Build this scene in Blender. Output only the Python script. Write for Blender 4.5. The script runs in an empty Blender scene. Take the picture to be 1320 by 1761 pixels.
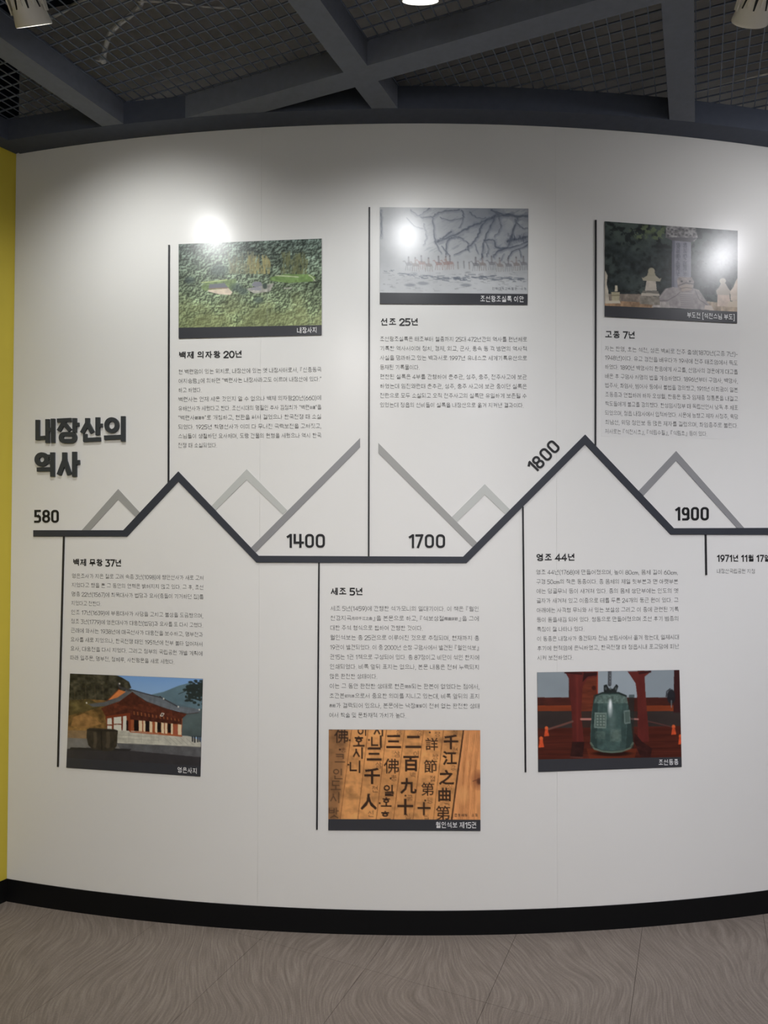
import bpy, bmesh, math, random
import numpy as np
from mathutils import Matrix, Vector

# ------------------------------------------------------------------ camera, world, exposure
SC = bpy.context.scene
COL = SC.collection
EYE = 1.55                                   # eye height above the floor, metres
FPX, CXP, CYP = 1221.0, 660.0, 880.5         # focal length and centre in pixels of a 1320 x 1761 picture
PITCH, ROLL = 0.0202, 0.0024
CP, SP, CR, SR = math.cos(PITCH), math.sin(PITCH), math.cos(ROLL), math.sin(ROLL)
AX_R = Vector((CR, -SP * SR, CP * SR))
AX_U = Vector((-SR, -SP * CR, CP * CR))
AX_F = Vector((0, CP, SP))

cam_data = bpy.data.cameras.new('camera')
cam_data.sensor_fit = 'VERTICAL'
cam_data.sensor_height = 36.0
cam_data.lens = FPX / 1761.0 * 36.0
cam_data.clip_start = 0.05
cam = bpy.data.objects.new('camera', cam_data)
COL.objects.link(cam)
M3 = Matrix((AX_R, AX_U, -AX_F)).transposed()
cam.matrix_world = Matrix.Translation((0, 0, EYE)) @ M3.to_4x4()
SC.camera = cam

world = bpy.data.worlds.new('world')
world.use_nodes = True
world.node_tree.nodes['Background'].inputs[0].default_value = (0.9, 0.95, 1.0, 1)
world.node_tree.nodes['Background'].inputs[1].default_value = 0.02
SC.world = world

SC.view_settings.view_transform = 'Standard'
SC.view_settings.look = 'None'
SC.view_settings.gamma = 1.0
SC.view_settings.use_curve_mapping = False
SC.view_settings.exposure = 0.0
SC.cycles.use_denoising = True
SC.cycles.max_bounces = 8
SC.cycles.diffuse_bounces = 5

# row of lamps along the wall, then unseen spots added as fill: lens centre, aim, power, colour, lit
LAMPS = [   # label, lens centre, aim, power, colour, cone
    ('white track spotlight over the yellow corner with a glowing rim', (-1.045, 2.085, EYE + 1.49), (0.12, 0.60, -0.79), 28.0, (0.98, 0.99, 0.98), 118),
    ('lit track spotlight above the painting print, only its bright lens showing', (0.099, 1.966, EYE + 1.478), (0.0, 0.44, -0.90), 29.0, (0.97, 0.985, 1.0), 128),
    ('unlit cream track spotlight turned to the wall above the stele print', (1.085, 2.085, EYE + 1.505), (0.02, 0.80, -0.60), 0.0, (1, 1, 1), 0),
    ('lit track spotlight past the frame beyond the unlit one', (2.180, 2.100, EYE + 1.49), (-0.50, 0.55, -0.67), 30.0, (0.96, 0.96, 1.0), 126),
    ('added fill spotlight over the open floor in the corner by the yellow wall', (-1.85, -0.30, EYE + 1.49), (0.15, 3.05, -2.35), 70.0, (1.0, 0.98, 0.94), 60),  # this unseen row is added to brighten the lower part of the curved wall
    ('added fill spotlight over the open floor, second from the yellow wall', (-0.45, -0.30, EYE + 1.49), (0.0, 3.05, -2.35), 165.0, (1.0, 0.965, 0.95), 60),
    ('added fill spotlight over the open floor, second from the plain side wall', (0.95, -0.30, EYE + 1.49), (0.0, 3.05, -2.35), 172.0, (0.94, 0.94, 1.0), 60),
    ('added fill spotlight over the open floor next to the plain side wall', (2.35, -0.30, EYE + 1.49), (-0.10, 3.05, -2.35), 172.0, (0.90, 0.91, 1.0), 60),
    ('added fill spotlight turned to the rear wall, nearer the yellow wall', (-1.60, -1.15, EYE + 1.49), (0.0, -1.0, -1.1), 230.0, (1.0, 0.99, 0.98), 110),  # unseen pair added so that the rear wall bounces fill light
    ('added fill spotlight turned to the rear wall, nearer the plain side wall', (1.30, -1.15, EYE + 1.49), (0.0, -1.0, -1.1), 230.0, (0.92, 0.94, 1.0), 110),
]
SPOT_BLEND, SPOT_RADIUS = 1.0, 0.035

# ------------------------------------------------------------------ the curved wall and where a picture point lies on it
WX, WY, WR = 0.148, 2.7266, 6.2122           # nearest point of the wall and its radius
WCY = WY + WR
Z_CEIL = EYE + 1.5652
Z_BASE = EYE - 1.459
Z_SLAB = 3.72
S_CORNER, S_END = -1.7245, 3.0

def ray(px, py):
    x, y = (px - CXP) / FPX, (CYP - py) / FPX
    return AX_R * x + AX_U * y + AX_F

def wall_sz(px, py, d=0.0):
    """arc length and height of the point of the wall (or of a layer d in front of it) seen at a pixel"""
    v = ray(px, py)
    r = WR + d
    a = v.x * v.x + v.y * v.y
    b = -2 * (v.x * WX + v.y * WCY)
    c = WX * WX + WCY * WCY - r * r
    t = (-b - math.sqrt(max(b * b - 4 * a * c, 0))) / (2 * a)
    return math.atan2(v.x * t - WX, WCY - v.y * t) * WR, EYE + v.z * t

def wall_pt(s, z, d=0.0):
    ph = s / WR
    return Vector((WX + (WR + d) * math.sin(ph), WCY - (WR + d) * math.cos(ph), z))

def wp(px, py, d=0.0):
    s, z = wall_sz(px, py, d)
    return wall_pt(s, z, d)

def plane_pt(px, py, z):
    v = ray(px, py)
    t = (z - EYE) / v.z
    return Vector((v.x * t, v.y * t, z))

# ------------------------------------------------------------------ helpers
def lin(c):
    c = np.asarray(c, float) / 255.0
    return np.where(c <= 0.04045, c / 12.92, ((c + 0.055) / 1.055) ** 2.4)

def rgba(c):
    return tuple(float(x) for x in lin(c)) + (1.0,)

def material(name, srgb, rough=0.5, spec=0.5, metal=0.0, coat=0.0, coat_rough=0.15, emit=None, noise=0.0, nscale=20.0, bump=0.0):
    m = bpy.data.materials.new(name)
    m.use_nodes = True
    nt = m.node_tree
    p = nt.nodes['Principled BSDF']
    p.inputs['Base Color'].default_value = rgba(srgb)
    p.inputs['Roughness'].default_value = rough
    p.inputs['Specular IOR Level'].default_value = spec
    p.inputs['Metallic'].default_value = metal
    p.inputs['Coat Weight'].default_value = coat
    p.inputs['Coat Roughness'].default_value = coat_rough
    if emit:
        p.inputs['Emission Color'].default_value = tuple(emit[:3]) + (1,)
        p.inputs['Emission Strength'].default_value = emit[3]
    if noise or bump:
        tc = nt.nodes.new('ShaderNodeTexCoord')
        nz = nt.nodes.new('ShaderNodeTexNoise')
        nz.inputs['Scale'].default_value = nscale
        nz.inputs['Detail'].default_value = 4
        nt.links.new(tc.outputs['Object'], nz.inputs['Vector'])
        if noise:
            mx = nt.nodes.new('ShaderNodeMix')
            mx.data_type = 'RGBA'
            mx.inputs[6].default_value = rgba([max(0, v * (1 - noise)) for v in srgb])
            mx.inputs[7].default_value = rgba([min(255, v * (1 + noise)) for v in srgb])
            nt.links.new(nz.outputs['Fac'], mx.inputs[0])
            nt.links.new(mx.outputs[2], p.inputs['Base Color'])
        if bump:
            bp = nt.nodes.new('ShaderNodeBump')
            bp.inputs['Strength'].default_value = bump
            bp.inputs['Distance'].default_value = 0.002
            nt.links.new(nz.outputs['Fac'], bp.inputs['Height'])
            nt.links.new(bp.outputs['Normal'], p.inputs['Normal'])
    return m

def mesh(name, verts, faces, mat, parent=None, smooth=False):
    me = bpy.data.meshes.new(name)
    me.from_pydata([tuple(v) for v in verts], [], [tuple(f) for f in faces])
    me.update()
    if mat:
        me.materials.append(mat)
    if smooth:
        me.shade_smooth()
    o = bpy.data.objects.new(name, me)
    COL.objects.link(o)
    if parent is not None:
        set_parent(o, parent)
    return o

def set_parent(o, parent):
    o.parent = parent
    o.matrix_parent_inverse = parent.matrix_basis.inverted()

def tag(o, label, cat, group=None):
    o['label'] = label
    o['category'] = cat
    if group:
        o['group'] = group
    return o

def thing(name, label, cat, loc, group=None):
    o = bpy.data.objects.new(name, None)
    o.empty_display_size = 0.05
    o.location = loc
    COL.objects.link(o)
    return tag(o, label, cat, group)

def structure(o):
    o['kind'] = 'structure'
    return o

class MB:
    """collects shapes into one mesh"""
    def __init__(self):
        self.v, self.f = [], []
    def add(self, vs, fs):
        n = len(self.v)
        self.v += [tuple(v) for v in vs]
        self.f += [tuple(i + n for i in f) for f in fs]
    def prism(self, ring, top):
        """two rings of equal length: back and front"""
        n = len(ring)
        fs = [tuple(range(n, 2 * n)), tuple(reversed(range(n)))]
        fs += [(i, (i + 1) % n, n + (i + 1) % n, n + i) for i in range(n)]
        self.add(list(ring) + list(top), fs)
    def box(self, c, ex, ey, ez):
        """a box from its centre and three half-edge vectors"""
        c, ex, ey, ez = Vector(c), Vector(ex), Vector(ey), Vector(ez)
        lo = [c - ex - ey - ez, c + ex - ey - ez, c + ex + ey - ez, c - ex + ey - ez]
        self.prism(lo, [p + 2 * ez for p in lo])
    def tube(self, pts, r, n=8, caps=True):
        pts = [Vector(p) for p in pts]
        rings = []
        prev = None
        for i, p in enumerate(pts):
            d = (pts[min(i + 1, len(pts) - 1)] - pts[max(i - 1, 0)]).normalized()
            if prev is None:
                a = d.orthogonal().normalized()
            else:
                a = (prev - d * prev.dot(d)).normalized()
            prev = a
            b = d.cross(a)
            rr = r[i] if isinstance(r, (list, tuple)) else r
            rings.append([p + a * math.cos(2 * math.pi * k / n) * rr + b * math.sin(2 * math.pi * k / n) * rr for k in range(n)])
        vs = [v for rg in rings for v in rg]
        fs = []
        for i in range(len(rings) - 1):
            for k in range(n):
                fs.append((i * n + k, i * n + (k + 1) % n, (i + 1) * n + (k + 1) % n, (i + 1) * n + k))
        if caps:
            fs.append(tuple(reversed(range(n))))
            fs.append(tuple(range((len(rings) - 1) * n, len(rings) * n)))
        self.add(vs, fs)
    def lathe(self, prof, n=32):
        """profile of (radius, z) turned about the z axis"""
        vs, fs = [], []
        for r, z in prof:
            for k in range(n):
                a = 2 * math.pi * k / n
                vs.append((r * math.cos(a), r * math.sin(a), z))
        for i in range(len(prof) - 1):
            for k in range(n):
                fs.append((i * n + k, i * n + (k + 1) % n, (i + 1) * n + (k + 1) % n, (i + 1) * n + k))
        self.add(vs, fs)
    def obj(self, name, mat, parent=None, smooth=False):
        o = mesh(name, self.v, self.f, mat, parent, smooth)
        bm = bmesh.new()
        bm.from_mesh(o.data)
        bmesh.ops.recalc_face_normals(bm, faces=bm.faces)
        bm.to_mesh(o.data)
        bm.free()
        return o

def on_wall_poly(mb, pts, d0, d1, step=40.0):
    """a picture polygon raised off the wall from depth d0 to d1 (strips long along x are split first)"""
    mb.prism([_back(p, d0, d1) for p in pts], [wp(p[0], p[1], d1) for p in pts])

def _back(p, d0, d1):
    s, z = wall_sz(p[0], p[1], d1)
    return wall_pt(s, z, d0)

def strip(mb, a_edge, b_edge, d0, d1, step=30.0):
    """a band between two picture edges (each a pair of ends), split so that it follows the curved wall"""
    (a0, a1), (b0, b1) = a_edge, b_edge
    n = max(1, int(math.ceil(math.hypot(a1[0] - a0[0], a1[1] - a0[1]) / step)))
    ring_f, ring_b = [], []
    def lerp(p, q, t):
        return (p[0] + (q[0] - p[0]) * t, p[1] + (q[1] - p[1]) * t)
    vs, fs = [], []
    for i in range(n + 1):
        t = i / n
        pa, pb = lerp(a0, a1, t), lerp(b0, b1, t)
        vs += [wp(pa[0], pa[1], d1), wp(pb[0], pb[1], d1), _back(pb, d0, d1), _back(pa, d0, d1)]
    for i in range(n):
        o = i * 4
        for k in range(4):
            fs.append((o + k, o + (k + 1) % 4, o + 4 + (k + 1) % 4, o + 4 + k))
    fs.append((3, 2, 1, 0))
    fs.append((n * 4, n * 4 + 1, n * 4 + 2, n * 4 + 3))
    mb.add(vs, fs)

# ------------------------------------------------------------------ materials
M_WALL = material('white satin wall', (228, 227, 224), rough=0.29, spec=0.4, noise=0.006, nscale=3.0)
M_FILM = material('white film', (226, 225, 223), rough=0.28, spec=0.4)
M_YELLOW = material('yellow paint', (208, 188, 66), rough=0.5, spec=0.4, noise=0.02, nscale=4.0)
M_PLAIN = material('plain white paint', (215, 213, 210), rough=0.7, noise=0.02, nscale=3.0)
M_BASE = material('black baseboard', (11, 12, 14), rough=0.5, spec=0.2, noise=0.1, nscale=30.0)
M_BEAM = material('charcoal beam paint', (114, 119, 131), rough=0.75, spec=0.3, noise=0.06, nscale=40.0)
M_RING = material('charcoal border paint', (82, 88, 102), rough=0.75, spec=0.3, noise=0.06, nscale=40.0)
M_SLAB = material('dark plenum paint', (35, 41, 53), rough=0.9, spec=0.2, noise=0.15, nscale=9.0)
M_WIRE = material('charcoal wire', (108, 116, 132), rough=0.6, spec=0.3)
M_CONDUIT = material('grey flexible conduit', (175, 176, 180), rough=0.6)
M_INK = material('black lettering', (26, 27, 30), rough=0.4, spec=0.4)
M_TITLE = material('charcoal raised letter', (56, 60, 64), rough=0.45, spec=0.4)
M_BODY = material('grey print ink', (58, 58, 60), rough=0.5)
M_HEAD = material('black print ink', (24, 24, 26), rough=0.5)
M_RIBBON = material('slate ribbon', (54, 57, 65), rough=0.4, spec=0.4)
M_GREY_A = material('mid grey ribbon', (158, 158, 155), rough=0.45)
M_GREY_B = material('grey ribbon', (170, 170, 167), rough=0.45)
M_GREY_C = material('pale grey ribbon', (190, 192, 188), rough=0.45)
M_GREY_D = material('darker grey ribbon', (142, 142, 144), rough=0.45)
M_CAPTION = material('charcoal caption band', (58, 59, 64), rough=0.32, spec=0.5)
M_CAPINK = material('white caption ink', (235, 235, 235), rough=0.5)
M_BOARD = material('black board edge', (18, 18, 20), rough=0.5)
M_LAMP = material('white lamp enamel', (232, 228, 218), rough=0.4, spec=0.5)
M_LAMPDARK = material('dark lamp slot', (26, 26, 26), rough=0.6)
M_LENS = material('lit lens', (255, 255, 255), rough=0.3, emit=(1, 1, 1, 14))
M_LENSOFF = material('unlit lens', (120, 118, 112), rough=0.2)

def picture_material():
    m = bpy.data.materials.new('photo print')
    m.use_nodes = True
    nt = m.node_tree
    p = nt.nodes['Principled BSDF']
    a = nt.nodes.new('ShaderNodeAttribute')
    a.attribute_name = 'print'
    nt.links.new(a.outputs['Color'], p.inputs['Base Color'])
    p.inputs['Roughness'].default_value = 0.29
    p.inputs['Specular IOR Level'].default_value = 0.42
    return m
M_PRINT = picture_material()

def floor_material():
    m = bpy.data.materials.new('grey brown wavy vinyl')
    m.use_nodes = True
    nt = m.node_tree
    N, L = nt.nodes, nt.links
    p = N['Principled BSDF']
    geo = N.new('ShaderNodeNewGeometry')
    oi = N.new('ShaderNodeObjectInfo')
    sep = N.new('ShaderNodeSeparateXYZ')
    L.new(geo.outputs['Position'], sep.inputs[0])
    big = N.new('ShaderNodeTexNoise')
    big.inputs['Scale'].default_value = 2.0
    big.inputs['Detail'].default_value = 0.6
    L.new(geo.outputs['Position'], big.inputs['Vector'])
    def math_node(op, a, b=None):
        n = N.new('ShaderNodeMath')
        n.operation = op
        for i, v in enumerate((a, b)):
            if v is None:
                continue
            if isinstance(v, (int, float)):
                n.inputs[i].default_value = v
            else:
                L.new(v, n.inputs[i])
        return n.outputs[0]
    warp = math_node('MULTIPLY', big.outputs['Fac'], 0.50)
    f = math_node('ADD', sep.outputs['X'], warp)
    fx = math_node('MULTIPLY', f, 112.0)
    fy = math_node('MULTIPLY', sep.outputs['Y'], 7.0)
    comb = N.new('ShaderNodeCombineXYZ')
    L.new(fx, comb.inputs[0]); L.new(fy, comb.inputs[1])
    fine = N.new('ShaderNodeTexNoise')
    fine.inputs['Scale'].default_value = 1.0
    fine.inputs['Detail'].default_value = 5
    fine.inputs['Roughness'].default_value = 0.62
    L.new(comb.outputs[0], fine.inputs['Vector'])
    speck = N.new('ShaderNodeTexNoise')
    speck.inputs['Scale'].default_value = 180
    L.new(geo.outputs['Position'], speck.inputs['Vector'])
    mix1 = math_node('MULTIPLY', speck.outputs['Fac'], 0.25)
    mix2 = math_node('ADD', math_node('MULTIPLY', fine.outputs['Fac'], 0.85), mix1)
    tone = math_node('ADD', mix2, math_node('MULTIPLY', oi.outputs['Random'], 0.02))
    cr = N.new('ShaderNodeValToRGB')
    cr.color_ramp.elements[0].position = 0.36
    cr.color_ramp.elements[0].color = rgba((112, 102, 94))
    cr.color_ramp.elements[1].position = 0.74
    cr.color_ramp.elements[1].color = rgba((148, 138, 129))
    e = cr.color_ramp.elements.new(0.54)
    e.color = rgba((128, 118, 110))
    L.new(tone, cr.inputs[0])
    L.new(cr.outputs[0], p.inputs['Base Color'])
    p.inputs['Roughness'].default_value = 0.55
    p.inputs['Specular IOR Level'].default_value = 0.3
    bp = N.new('ShaderNodeBump')
    bp.inputs['Strength'].default_value = 0.25
    bp.inputs['Distance'].default_value = 0.001
    L.new(fine.outputs['Fac'], bp.inputs['Height'])
    L.new(bp.outputs['Normal'], p.inputs['Normal'])
    return m
M_FLOOR = floor_material()

# ------------------------------------------------------------------ letters
# Hangul syllables are put together from pen strokes; digits, brackets and hanja come from the built-in interface font
BEGIN = 'ㄱㄲㄴㄷㄸㄹㅁㅂㅃㅅㅆㅇㅈㅉㅊㅋㅌㅍㅎ'
MIDDLE = 'ㅏㅐㅑㅒㅓㅔㅕㅖㅗㅘㅙㅚㅛㅜㅝㅞㅟㅠㅡㅢㅣ'
ENDING = ' ㄱㄲㄳㄴㄵㄶㄷㄹㄺㄻㄼㄽㄾㄿㅀㅁㅂㅄㅅㅆㅇㅈㅊㅋㅌㅍㅎ'
PAIR = {'ㄲ': 'ㄱㄱ', 'ㄸ': 'ㄷㄷ', 'ㅃ': 'ㅂㅂ', 'ㅆ': 'ㅅㅅ', 'ㅉ': 'ㅈㅈ', 'ㄳ': 'ㄱㅅ', 'ㄵ': 'ㄴㅈ', 'ㄶ': 'ㄴㅎ', 'ㄺ': 'ㄹㄱ', 'ㄻ': 'ㄹㅁ', 'ㄼ': 'ㄹㅂ',
        'ㄽ': 'ㄹㅅ', 'ㄾ': 'ㄹㅌ', 'ㄿ': 'ㄹㅍ', 'ㅀ': 'ㄹㅎ', 'ㅄ': 'ㅂㅅ'}
JOINED = {'ㅘ': 'ㅗㅏ', 'ㅙ': 'ㅗㅐ', 'ㅚ': 'ㅗㅣ', 'ㅝ': 'ㅜㅓ', 'ㅞ': 'ㅜㅔ', 'ㅟ': 'ㅜㅣ', 'ㅢ': 'ㅡㅣ'}

def ring_line(cx, cy, rx, ry, n=16):
    return [(cx + rx * math.cos(2 * math.pi * k / n), cy + ry * math.sin(2 * math.pi * k / n)) for k in range(n + 1)]

CONSONANT = {
    'ㄱ': [[(0, 0), (1, 0), (1, 1)]],
    'ㄴ': [[(0, 0), (0, 1), (1, 1)]],
    'ㄷ': [[(1, 0), (0, 0), (0, 1), (1, 1)]],
    'ㄹ': [[(0, 0), (1, 0), (1, .5), (0, .5), (0, 1), (1, 1)]],
    'ㅁ': [[(0, 0), (1, 0), (1, 1), (0, 1), (0, -.02)]],
    'ㅂ': [[(0, 0), (0, 1), (1, 1), (1, 0)], [(0, .48), (1, .48)]],
    'ㅅ': [[(.5, 0), (.5, .28), (0, 1)], [(.5, .28), (1, 1)]],
    'ㅇ': [ring_line(.5, .5, .5, .5)],
    'ㅈ': [[(0, 0), (1, 0)], [(.56, 0), (.5, .3), (0, 1)], [(.5, .3), (1, 1)]],
    'ㅊ': [[(.5, -.02), (.5, .22)], [(0, .24), (1, .24)], [(.54, .24), (.5, .48), (0, 1)], [(.5, .48), (1, 1)]],
    'ㅋ': [[(0, 0), (1, 0), (1, 1)], [(0, .46), (1, .46)]],
    'ㅌ': [[(1, 0), (0, 0), (0, 1), (1, 1)], [(0, .5), (1, .5)]],
    'ㅍ': [[(0, 0), (1, 0)], [(0, 1), (1, 1)], [(.28, 0), (.28, 1)], [(.72, 0), (.72, 1)]],
    'ㅎ': [[(.5, -.04), (.5, .12)], [(0, .24), (1, .24)], ring_line(.5, .72, .34, .28)],
}

def place_consonant(c, x0, y0, x1, y1, lean=False):
    if c in PAIR:
        w = (x1 - x0) * .44
        return place_consonant(PAIR[c][0], x0, y0, x0 + w, y1, lean) + place_consonant(PAIR[c][1], x1 - w, y0, x1, y1, lean)
    st = CONSONANT[c]
    if lean and c in 'ㄱㅋ':
        st = [[(0, 0), (1, 0), (.82, .5), (.36, 1)]] + ([[(0, .46), (.84, .46)]] if c == 'ㅋ' else [])
    return [[(x0 + (x1 - x0) * x, y0 + (y1 - y0) * y) for x, y in l] for l in st]

def upright_vowel(v, y0, y1):
    m, q = (y0 + y1) / 2, (y1 - y0) * .13
    if v == 'ㅣ': return [[(.84, y0), (.84, y1)]]
    if v == 'ㅏ': return [[(.76, y0), (.76, y1)], [(.76, m), (.98, m)]]
    if v == 'ㅑ': return [[(.76, y0), (.76, y1)], [(.76, m - q), (.98, m - q)], [(.76, m + q), (.98, m + q)]]
    if v == 'ㅓ': return [[(.86, y0), (.86, y1)], [(.64, m), (.86, m)]]
    if v == 'ㅕ': return [[(.86, y0), (.86, y1)], [(.62, m - q), (.86, m - q)], [(.62, m + q), (.86, m + q)]]
    if v == 'ㅐ': return [[(.70, y0), (.70, y1)], [(.93, y0), (.93, y1)], [(.70, m), (.93, m)]]
    if v == 'ㅒ': return [[(.70, y0), (.70, y1)], [(.93, y0), (.93, y1)], [(.70, m - q), (.93, m - q)], [(.70, m + q), (.93, m + q)]]
    if v == 'ㅔ': return [[(.74, y0), (.74, y1)], [(.94, y0), (.94, y1)], [(.58, m), (.74, m)]]
    return [[(.74, y0), (.74, y1)], [(.94, y0), (.94, y1)], [(.58, m - q), (.74, m - q)], [(.58, m + q), (.74, m + q)]]

def lying_vowel(v, x0, x1, bar, up, down):
    m, q = (x0 + x1) / 2, (x1 - x0) * .18
    out = [[(x0, bar[v], ), (x1, bar[v])]]
    if v == 'ㅗ': out.append([(m, up), (m, bar[v])])
    if v == 'ㅛ': out += [[(m - q, up), (m - q, bar[v])], [(m + q, up), (m + q, bar[v])]]
    if v == 'ㅜ': out.append([(m, bar[v]), (m, down)])
    if v == 'ㅠ': out += [[(m - q, bar[v]), (m - q, down)], [(m + q, bar[v]), (m + q, down)]]
    return out

def syllable(ch):
    """pen strokes of a Hangul syllable in a unit square, y downwards"""
    k = ord(ch) - 0xAC00
    c, v, f = BEGIN[k // 588], MIDDLE[k % 588 // 28], ENDING[k % 28]
    end = f != ' '
    out = []
    if v in 'ㅗㅛㅜㅠㅡ':
        if end:
            out += place_consonant(c, .18, .03, .82, .30)
            out += lying_vowel(v, .03, .97, {'ㅗ': .51, 'ㅛ': .51, 'ㅜ': .44, 'ㅠ': .44, 'ㅡ': .47}, .36, .60)
        else:
            out += place_consonant(c, .16, .05, .84, .48)
            out += lying_vowel(v, .02, .98, {'ㅗ': .87, 'ㅛ': .87, 'ㅜ': .66, 'ㅠ': .66, 'ㅡ': .80}, .58, 1.0)
    elif v in JOINED:
        if end:
            out += place_consonant(c, .10, .03, .54, .27)
            out += lying_vowel(JOINED[v][0], .02, .64, {'ㅗ': .49, 'ㅜ': .42, 'ㅡ': .45}, .34, .58) + upright_vowel(JOINED[v][1], 0, .62)
        else:
            out += place_consonant(c, .08, .06, .56, .45)
            out += lying_vowel(JOINED[v][0], .02, .66, {'ㅗ': .80, 'ㅜ': .64, 'ㅡ': .76}, .55, .92) + upright_vowel(JOINED[v][1], 0, 1)
    else:
        wide = .56 if v in 'ㅏㅑㅣ' else .50
        if end:
            out += place_consonant(c, .06, .05, wide, .48, True) + upright_vowel(v, 0, .60)
        else:
            out += place_consonant(c, .04, .14, wide, .82, True) + upright_vowel(v, 0, 1)
    if end:
        out += place_consonant(f, .18, .69, .92, .98)
    return out

def pen(strokes, w):
    """flat ribbons of width w along strokes: vertices (y upwards) and faces"""
    vs, fs = [], []
    for l in strokes:
        closed = len(l) > 8
        L, R = [], []
        n = len(l)
        for i, p in enumerate(l):
            a = l[i - 1] if i > 0 else (l[-2] if closed else None)
            b = l[i + 1] if i < n - 1 else (l[1] if closed else None)
            d0 = (p[0] - a[0], p[1] - a[1]) if a else None
            d1 = (b[0] - p[0], b[1] - p[1]) if b else None
            d0, d1 = d0 or d1, d1 or d0
            n0 = (-d0[1] / math.hypot(*d0), d0[0] / math.hypot(*d0)); n1 = (-d1[1] / math.hypot(*d1), d1[0] / math.hypot(*d1))
            m = (n0[0] + n1[0], n0[1] + n1[1]); q = math.hypot(*m) or 1
            m = (m[0] / q, m[1] / q)
            k = w / 2 / max(.5, m[0] * n0[0] + m[1] * n0[1])
            ext = (0, 0)
            if not closed and i in (0, n - 1):            # square ends
                d = d1 if i == 0 else d0
                h = math.hypot(*d); g = w * .35 * (-1 if i == 0 else 1)
                ext = (d[0] / h * g, d[1] / h * g)
            L.append((p[0] + m[0] * k + ext[0], p[1] + m[1] * k + ext[1])); R.append((p[0] - m[0] * k + ext[0], p[1] - m[1] * k + ext[1]))
        o = len(vs)
        vs += L + R
        for i in range(n - 1):
            fs += [(o + i, o + n + i, o + n + i + 1), (o + i, o + n + i + 1, o + i + 1)]
    return np.array(vs), np.array(fs, int)

def bow(cx, cy, rx, ry, a0, a1, n=7):
    return [(cx + rx * math.cos(math.radians(a0 + (a1 - a0) * k / n)), cy + ry * math.sin(math.radians(a0 + (a1 - a0) * k / n))) for k in range(n + 1)]
FIGURES = {
    '0': (.50, [ring_line(.5, .5, .5, .5, 14)]),
    '1': (.34, [[(.75, 0), (.75, 1)], [(.75, 0), (.1, .22)]]),
    '2': (.48, [bow(.5, .28, .5, .28, 180, 380, 6), [(.95, .38), (0, 1)], [(0, 1), (1, 1)]]),
    '3': (.48, [[(0, 0), (.95, 0), (.45, .40)], [(.45, .40), (.72, .42), (.96, .58), (.98, .74), (.84, .94), (.5, 1), (0, .96)]]),
    '4': (.52, [[(.7, 1), (.7, 0), (0, .70), (1, .70)]]),
    '5': (.48, [[(.95, 0), (.08, 0), (.04, .44)], [(.04, .44), (.6, .40), (.96, .56), (.98, .76), (.8, .96), (.45, 1), (0, .96)]]),
    '6': (.50, [ring_line(.5, .68, .48, .32, 12), [(.04, .66), (.2, .3), (.7, 0)]]),
    '7': (.46, [[(0, 0), (1, 0), (.34, 1)]]),
    '8': (.50, [ring_line(.5, .25, .42, .25, 12), ring_line(.5, .73, .5, .27, 12)]),
    '9': (.50, [ring_line(.5, .32, .48, .32, 12), [(.96, .34), (.8, .7), (.3, 1)]]),
    '(': (.22, [[(.9, -.1), (.2, .25), (.2, .85), (.9, 1.2)]]),
    ')': (.22, [[(.1, -.1), (.8, .25), (.8, .85), (.1, 1.2)]]),
    '[': (.22, [[(.9, -.1), (.2, -.1), (.2, 1.2), (.9, 1.2)]]),
    ']': (.22, [[(.1, -.1), (.8, -.1), (.8, 1.2), (.1, 1.2)]]),
    '-': (.34, [[(.1, .55), (.9, .55)]]),
    '"': (.26, [[(.2, -.04), (.2, .2)], [(.8, -.04), (.8, .2)]]),
}

def figure(ch, offset):
    w = .070 + offset * 2.1
    if ch in '.,':
        v, f = pen([[(.10, .0), (.10, .02)]] if ch == '.' else [[(.12, -.02), (.06, .12)]], max(w, .07))
        return np.stack([v[:, 0], -v[:, 1] + .03], 1), f, .22
    width, st = FIGURES[ch]
    v, f = pen([[(x * width, y * .70) for x, y in l] for l in st], w)
    return np.stack([.05 + offset + v[:, 0], .72 - v[:, 1]], 1), f, width + .10 + offset * 1.5

_fc = bpy.data.curves.new('letter_source', 'FONT')
_fo = bpy.data.objects.new('letter_source', _fc)
COL.objects.link(_fo)
_fc.fill_mode = 'FRONT'
_fc.resolution_u = 2
_cache = {}

def _eval(body, offset):
    _fc.body = body
    _fc.offset = offset
    dg = bpy.context.evaluated_depsgraph_get()
    dg.update()
    me = bpy.data.meshes.new_from_object(_fo.evaluated_get(dg))
    co = np.zeros(len(me.vertices) * 3)
    me.vertices.foreach_get('co', co)
    me.calc_loop_triangles()
    tr = np.zeros(len(me.loop_triangles) * 3, int)
    me.loop_triangles.foreach_get('vertices', tr)
    bpy.data.meshes.remove(me)
    return co.reshape(-1, 3)[:, :2], tr.reshape(-1, 3)

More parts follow.
